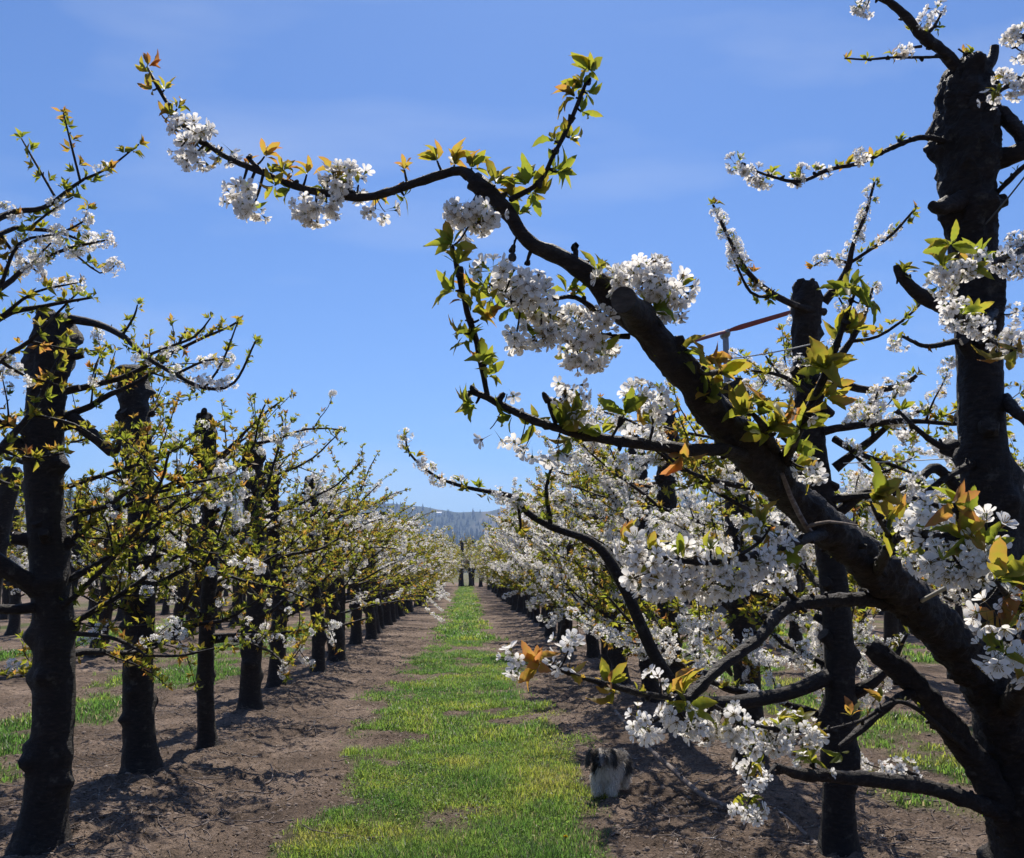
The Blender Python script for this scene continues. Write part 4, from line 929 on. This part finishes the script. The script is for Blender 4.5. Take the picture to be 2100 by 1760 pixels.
def long_stick(spec, label):
    v = [tuple(map(float, q.split(','))) for q in spec.split()]
    q = []
    for px, py, h, w_ in v:
        d = FWD + RGT * ((px - CX) / F) + UPV * ((CY - py) / F); t_ = (h - CAM[2]) / d[2]; g = CAM + d * t_; q.append([*g, w_ * .5 * g[1] / F])
    q = smooth_path(np.array(q), .05); c = q[len(q) // 2, :3].copy(); a = Acc(); a.tube(q[:, :3] - c, q[:, 3], 9, .14, 40, 3, cap0=True)
    for j in range(3, len(q) - 2, 5):
        d = nrm(np.array([random.gauss(0, 1), random.gauss(0, 1), random.uniform(.1, 1)])); a.tube(q[j, :3] - c + d * np.linspace(0, random.uniform(.03, .12), 4)[:, None], q[j, 3] * np.array([.6, .5, .4, .25]), 5)
    tag(link('fallen_branch', a.mesh('fallen_branch', [M['twig']]), None, c), label, 'branch')
long_stick('1262,1458,.30,6 1310,1515,.22,8 1370,1570,.14,10 1440,1630,.09,10 1510,1660,.06,8', 'long grey cut branch slanting to the ground behind the dog')
long_stick('1590,1660,.06,8 1640,1700,.04,9 1705,1760,.03,11', 'short grey branch on the ground left of the slim right trunk')

# ------------------------------------------------------------------ dandelion
g = gp(1160, 1737); dn = empty('dandelion', (g[0], g[1], gz1(g[0], g[1])))
a = Acc(); a.tube(np.array([0, 0, .05]) * np.linspace(0, 1, 4)[:, None], .002, 5); link('stem', a.mesh('stem', [M['stalk']]), dn)
a = Acc(); d = nrm(rdir(50) * np.array([1, 1, .5]) + np.array([0, 0, .45])); a.inst(LEAF[2], np.tile([0, 0, .05], (50, 1)), basis_from_x(d, rdir(50)), np.full(50, .016), rng.random(50)); link('flower_head', a.mesh('flower_head', [M['yellow']]), dn)
tag(dn, 'single yellow dandelion at the front edge of the grass strip', 'flower')

# ------------------------------------------------------------------ frost-fan wind machine
WD = 31.5; top = P(1488, 690, WD); wm = empty('wind_machine', (top[0], WD, 0))
a = Acc(); zt = top[2]; a.tube(np.stack([np.zeros(10), np.zeros(10), np.linspace(0, zt, 10)], -1), np.linspace(.16, .105, 10), 16); link('tower', a.mesh('tower', [M['tower']]), wm)
a = Acc(); a.tube(np.array([[0, .30, zt + .02], [0, .2, zt + .06], [0, -.1, zt + .08], [0, -.42, zt + .1]]), [.08, .15, .15, .07], 12, cap0=True); link('gearbox', a.mesh('gearbox', [M['tower']]), wm)
hub = np.array([0, -.42, zt + .1]); bd = nrm(np.array([.60, -.79, .045]))
for s in (1, -1):
    a = Acc(); n_ = 12; t_ = np.linspace(.04, 2.7, n_); wv = np.interp(t_, [0, .4, 2.7], [.05, .095, .07]); up = np.array([0, 0, 1.0]); sd = nrm(np.cross(bd, up))
    Vb = []
    for tt, ww in zip(t_, wv):
        tw = .5 - .13 * tt; ax = up * math.cos(tw) + sd * math.sin(tw) * s; th_ = nrm(np.cross(bd, ax)); c = hub + bd * s * tt
        for q in ((1, 0), (.5, .22), (-.2, .25), (-1, 0), (-.2, -.1), (.5, -.1)): Vb.append(c + ax * ww * q[0] + th_ * .12 * ww / .1 * q[1] * .8)
    Vb = np.array(Vb); i = np.arange(n_ - 1)[:, None] * 6; j = np.arange(6)[None]; kk = (j + 1) % 6
    a.add(Vb, None, np.stack([i + j, i + kk, i + 6 + kk, i + 6 + j], -1).reshape(-1, 4)); e = (n_ - 1) * 6; a.F3.append(np.array([[e, e + k, e + k + 1] for k in range(1, 5)])); a.M3.append(np.zeros(4, int))
    link('blade', a.mesh('blade', [M['red']], False), wm)
a = Acc(); a.tube(np.array([[.0, .9, .0], [0, .9, 1.1], [0, .9, 1.25]]), [.62, .62, .45], 4, cap0=True); a.tube(np.array([[.3, .9, 1.2], [.3, .9, 1.75]]), .05, 8); link('engine_box', a.mesh('engine_box', [M['tower']], False), wm)
tag(wm, 'grey steel tower with a red fan blade rising behind the right row', 'wind machine')

# ------------------------------------------------------------------ house on the hill
HDt = 2200.0; hp = P(926, 1052, HDt)
kx = int(np.argmin(np.abs(us - 903))); colm = V[:nh - 1, kx]
# stand it where the sight line meets the slope
pys = np.array([proj(q)[1] for q in colm]); kk = int(np.argmin(np.abs(pys - 1058)))
hp = colm[kk]; he = empty('house', hp); a = Acc()
def box(a, c, s, m=0):
    c = np.array(c); s = np.array(s) / 2; v = np.array([[x, y, z] for x in (-1, 1) for y in (-1, 1) for z in (-1, 1)]) * s + c
    a.add(v, None, [[0, 1, 3, 2], [4, 6, 7, 5], [0, 4, 5, 1], [2, 3, 7, 6], [0, 2, 6, 4], [1, 5, 7, 3]], m)
box(a, (0, 0, 2.2), (12, 8, 6.4)); link('wall', a.mesh('wall', [M['white']], False), he)
a = Acc(); a.add(np.array([[-6.6, -4.6, 5.3], [6.6, -4.6, 5.3], [6.6, 4.6, 5.3], [-6.6, 4.6, 5.3], [-6.6, 0, 8.4], [6.6, 0, 8.4]]), [[0, 4, 3], [1, 2, 5]], [[0, 1, 5, 4], [2, 3, 4, 5], [0, 3, 2, 1]]); link('roof', a.mesh('roof', [M['white']], False), he)
tag(he, 'tiny white house high on the distant wooded hillside', 'house')

# ------------------------------------------------------------------ poplar windbreak far left
def poplar(seed):
    rg = np.random.default_rng(seed); H = rg.uniform(11, 13.5); a = Acc()
    a.tube(np.stack([.1 * np.sin(np.linspace(0, 3, 8)), np.zeros(8), np.linspace(0, H * .95, 8)], -1), np.linspace(.16, .03, 8), 6); tm = a.mesh('trunk', [M['twig']])
    a = Acc(); p = []; d = []
    for k in range(46):
        z = rg.uniform(.6, H * .93); az = rg.uniform(0, 6.28); ln = rg.uniform(.8, 2.2) * (1 - .3 * z / H)
        q = np.array([0, 0, z]) + np.array([math.cos(az) * .32, math.sin(az) * .32, .95]) * np.linspace(0, ln, 5)[:, None]
        a.tube(q, np.linspace(.03, .008, 5), 3)
        s = rg.random(26); p.append(np.array([0, 0, z]) + np.array([math.cos(az) * .32, math.sin(az) * .32, .95]) * (s * ln)[:, None] + rg.normal(0, .09, (26, 3))); d.append(nrm(rg.normal(size=(26, 3)) + np.array([0, 0, 1.2])))
    bm = a.mesh('branches', [M['twig']]); p = np.concatenate(p); d = np.concatenate(d)
    a = Acc(); a.inst(LEAF[2], p, basis_from_x(d, rdir(len(p))), rg.uniform(.14, .30, len(p)), rg.random(len(p)))
    return [('trunk', tm), ('branches', bm), ('crown', a.mesh('crown', [M['poplar']]))]
PV = [poplar(500 + k) for k in range(4)]
for k in range(46):
    f = k / 45; x = -62 + 46 * f + random.gauss(0, .15); y = 92 + 30 * f
    r = empty('poplar_tree', (x, y, 0)); s = random.uniform(.85, 1.05); r.scale = (s, s, s * (1.0 - .1 * f)); r.rotation_euler.z = random.uniform(0, 6)
    for nm, me in PV[k % 4]:
        o = link(nm, me, r)
        if nm != 'trunk': o['kind'] = 'stuff'
    tag(r, 'slender pale green poplar in the windbreak beyond the left rows', 'tree', 'poplars of the windbreak')

# ------------------------------------------------------------------ ties and twine
def twine(spec, label, m='string'):
    v = [tuple(map(float, q.split(','))) for q in spec.split()]; q = np.array([[*P(x, y, D_), w_ * .5 * D_ / F] for x, y, D_, w_ in v]); q = smooth_path(q, .04); c = q[0, :3].copy()
    a = Acc(); a.tube(q[:, :3] - c, q[:, 3], 5); tag(link('twine', a.mesh('twine', [M[m]]), None, c), label, 'twine', 'twine tying the limbs')
twine('1420,738,4.6,3 1500,735,4.7,3 1590,722,4.8,3 1690,700,5.0,3', 'pale twine stretched below the red fan blade')
twine('1730,950,5.0,2.5 1850,946,4.4,2.5 1960,940,3.7,2.5 2072,938,3.5,2.5', 'pale twine running level to the tall right trunk')
twine('1735,1165,5.0,2.5 1850,1125,4.2,2.5 1940,1080,3.6,2.5', 'pale twine slanting up to the right below the level one')
twine('2012,470,3.5,4 2060,415,3.3,4 2110,352,3.1,4', 'dark tie wire slanting up from the tall right trunk', 'wire')
twine('1890,1232,2.9,9 1940,1205,2.6,9 1985,1180,2.4,8', 'thick straw-coloured cord tied round the great limb')

# ------------------------------------------------------------------ dog
DB = gp(1238, 1632); DB[2] = gz1(DB[0], DB[1]) - .006
dog = empty('dog', DB)
# local frame: +x right in the photograph, -y towards the camera; the body runs back to the right
J = dict(hip=(.125, .19, .225), mid=(.08, .10, .215), chest=(.025, 0, .215), neck=(-.005, -.045, .27), head=(-.025, -.085, .295), muz=(-.04, -.13, .255), nose=(-.046, -.148, .240),
         fl1=(-.045, -.015, .13), fl2=(-.05, -.03, .06), fl3=(-.05, -.045, .012), fr1=(.06, -.02, .13), fr2=(.05, -.055, .06), fr3=(.045, -.075, .012),
         hl1=(.075, .19, .15), hl2=(.07, .225, .09), hl3=(.07, .205, .012), hr1=(.175, .15, .15), hr2=(.18, .185, .09), hr3=(.175, .16, .012), t1=(.175, .225, .255), t2=(.21, .20, .20), t3=(.222, .18, .13))
RD = dict(hip=.085, mid=.088, chest=.09, neck=.06, head=.068, muz=.034, nose=.018, fl1=.035, fl2=.026, fl3=.026, fr1=.037, fr2=.028, fr3=.028, hl1=.045, hl2=.026, hl3=.024, hr1=.045, hr2=.026, hr3=.024, t1=.025, t2=.02, t3=.012)
E = [('hip', 'mid'), ('mid', 'chest'), ('chest', 'neck'), ('neck', 'head'), ('head', 'muz'), ('muz', 'nose'), ('chest', 'fl1'), ('fl1', 'fl2'), ('fl2', 'fl3'), ('chest', 'fr1'), ('fr1', 'fr2'), ('fr2', 'fr3'),
     ('hip', 'hl1'), ('hl1', 'hl2'), ('hl2', 'hl3'), ('hip', 'hr1'), ('hr1', 'hr2'), ('hr2', 'hr3'), ('hip', 't1'), ('t1', 't2'), ('t2', 't3')]
names = list(J); me = bpy.data.meshes.new('body'); me.from_pydata([J[k] for k in names], [(names.index(a_), names.index(b_)) for a_, b_ in E], [])
bo = link('body', me, dog); sm = bo.modifiers.new('skin', 'SKIN'); me.skin_vertices.new() if not me.skin_vertices else None
for k, nme in enumerate(names): me.skin_vertices[0].data[k].radius = (RD[nme],) * 2; me.skin_vertices[0].data[k].use_root = nme == 'hip'
sb = bo.modifiers.new('sub', 'SUBSURF'); sb.levels = 2; sb.render_levels = 2
bpy.context.view_layer.update(); dg = bpy.context.evaluated_depsgraph_get()
m2_ = bpy.data.meshes.new_from_object(bo.evaluated_get(dg)); m2_.name = 'body'
bo.modifiers.clear(); bo.data = m2_
M['dogskin'] = leafmat('dog_coat', [(0, (.03, .027, .025)), (.5, (.28, .25, .23)), (1, (.80, .74, .67))], [(0, (.02, .02, .02)), (1, (.35, .33, .3))], .05, .7)
M['fur'] = leafmat('dog_fur', [(0, (.03, .027, .025)), (.5, (.34, .31, .28)), (1, (.95, .88, .78))], [(0, (.04, .036, .03)), (.5, (.40, .36, .32)), (1, (.96, .90, .80))], .5, .5)
def coat(p):
    """0 black .. 1 white over the body"""
    c = np.full(len(p), .92)
    hd = np.linalg.norm(p - np.array([-.03, -.09, .315]), axis=1) < .09
    c = np.where(hd, .2 + .6 * vnoise(p * 30) ** 1.4, c)
    c = np.where(np.linalg.norm(p - np.array([-.045, -.145, .245]), axis=1) < .04, .5, c)
    c = np.where((np.abs(p[:, 0] + .028) < .010) & (p[:, 1] < -.08) & (p[:, 2] > .30), .85, c)
    c = np.where((p[:, 0] > .135) & (p[:, 2] > .13), .15, c)
    c = np.where((p[:, 2] > .235) & ~hd, np.clip(.25 + 1.1 * vnoise(p * 16), 0, 1), c)
    c = np.where((p[:, 0] < -.045) & (p[:, 2] > .17), .05, c)
    return np.clip(c, 0, 1)
nv = len(m2_.vertices); co = np.empty(nv * 3, np.float32); m2_.vertices.foreach_get('co', co); co = co.reshape(-1, 3)
a = m2_.attributes.new('tint', 'FLOAT', 'POINT'); a.data.foreach_set('value', coat(co).astype(np.float32)); m2_.materials.clear(); m2_.materials.append(M['dogskin'])
for pl in m2_.polygons: pl.use_smooth = True
m2_.calc_loop_triangles(); tri = np.array([t_.vertices[:] for t_ in m2_.loop_triangles]); ar = np.linalg.norm(np.cross(co[tri[:, 1]] - co[tri[:, 0]], co[tri[:, 2]] - co[tri[:, 0]]), axis=1)
pick = rng.choice(len(tri), 15000, p=ar / ar.sum()); u_ = rng.random((15000, 2)); fl_ = u_.sum(1) > 1; u_[fl_] = 1 - u_[fl_]
fp = co[tri[pick, 0]] + u_[:, :1] * (co[tri[pick, 1]] - co[tri[pick, 0]]) + u_[:, 1:] * (co[tri[pick, 2]] - co[tri[pick, 0]])
fn = nrm(np.cross(co[tri[pick, 1]] - co[tri[pick, 0]], co[tri[pick, 2]] - co[tri[pick, 0]]))
ln = np.interp(fp[:, 2], [0, .06, .2, .35], [.014, .045, .045, .034]) * rng.uniform(.6, 1.3, len(fp))
hdv = np.linalg.norm(fp - np.array([-.04, -.13, .265]), axis=1) < .05; ln = np.where(hdv, .010, ln)
clp = np.stack([vnoise(fp * 40), vnoise(fp * 40 + 50), vnoise(fp * 40 + 90)], -1) - .5
d0 = nrm(fn + clp * 1.3 + np.array([0, 0, -.25])); d1 = nrm(fn * .35 + clp * 1.1 + np.array([0, 0, -1.0]))
sd = nrm(np.cross(d0, rdir(len(fp)))) * .0017
q1 = fp + d0 * (ln * .45)[:, None]; q2 = q1 + d1 * (ln * .65)[:, None]; q2[:, 2] = np.maximum(q2[:, 2], .004)
a = Acc(); Vb = np.stack([fp - sd, fp + sd, q1 + sd * .8, q1 - sd * .8, q2], 1).reshape(-1, 3); i = np.arange(len(fp))[:, None] * 5
a.add(Vb, np.concatenate([i + np.array([0, 1, 2]), i + np.array([0, 2, 3]), i + np.array([3, 2, 4])]), None, 0, np.repeat(np.clip(coat(fp) + rng.normal(0, .10, len(fp)), 0, 1), 5))
tag(link('fur', a.mesh('fur', [M['fur']], False), dog), kind='stuff')
M['black'] = plain('dog_nose', (.012, .011, .011), .3)
for nm, c, s in (('nose', (-.047, -.166, .240), .012), ('eye', (-.058, -.142, .296), .008), ('eye', (-.004, -.148, .294), .008)):
    a = Acc(); th = np.linspace(0, np.pi, 7); a.tube(np.array(c) + np.stack([0 * th, 0 * th, s * np.cos(th)], -1), np.maximum(s * np.sin(th), .0005), 9); link(nm, a.mesh(nm, [M['black']]), dog)
for s in (-1, 1):    # hanging ears, long haired
    a = Acc(); b0 = np.array([-.025 + s * .062, -.078, .335]); e1 = b0 + np.array([s * .03, 0, -.03]); e2 = b0 + np.array([s * .036, -.004, -.105])
    a.tube(smooth_path(np.array([b0, e1, e2]), .01), .02, 8, .2, 60, 2)
    n_ = 500; f = rng.random(n_); pp = np.where(f[:, None] < .4, b0 + (e1 - b0) * (f / .4)[:, None], e1 + (e2 - e1) * ((f - .4) / .6)[:, None]); d = rdir(n_) * .6 + np.array([s * .15, -.1, -1]); d = nrm(d)
    q1 = pp + rdir(n_) * .017; q2 = q1 + d * rng.uniform(.03, .07, n_)[:, None]; sdv = rdir(n_) * .0013
    Vb = np.stack([q1 - sdv, q1 + sdv, q2], 1).reshape(-1, 3); a.add(Vb, np.arange(n_)[:, None] * 3 + np.array([0, 1, 2]), None, 0, np.clip(np.repeat(rng.normal(.2, .12, n_), 3), 0, 1))
    for T_ in a.T[:1]: pass
    a.T[0] = np.full(len(a.V[0]), .08)
    link('ear', a.mesh('ear', [M['fur']], False), dog)
tag(dog, 'small shaggy grey and white dog standing on the soil beside the grass', 'dog')

# ------------------------------------------------------------------ haze
HAZE = 0.00020
if HAZE:
    a = Acc(); box(a, (0, 1500, 148), (26000, 17000, 302)); hm, t = mat('haze'); o = N(t, 'ShaderNodeOutputMaterial')
    pv = N(t, 'ShaderNodeVolumePrincipled'); pv.inputs['Density'].default_value = HAZE; pv.inputs['Color'].default_value = (.46, .65, 1, 1); pv.inputs['Anisotropy'].default_value = .2
    t.links.new(pv.outputs[0], o.inputs['Volume'])
    tag(link('haze', a.mesh('haze', [hm], False)), 'thin blue daylight haze over the orchard and hills', 'haze', kind='stuff')
print('tris', sum(sum(max(len(p.vertices) - 2, 0) for p in m.polygons) for m in []), 'objects', len(scene.objects))
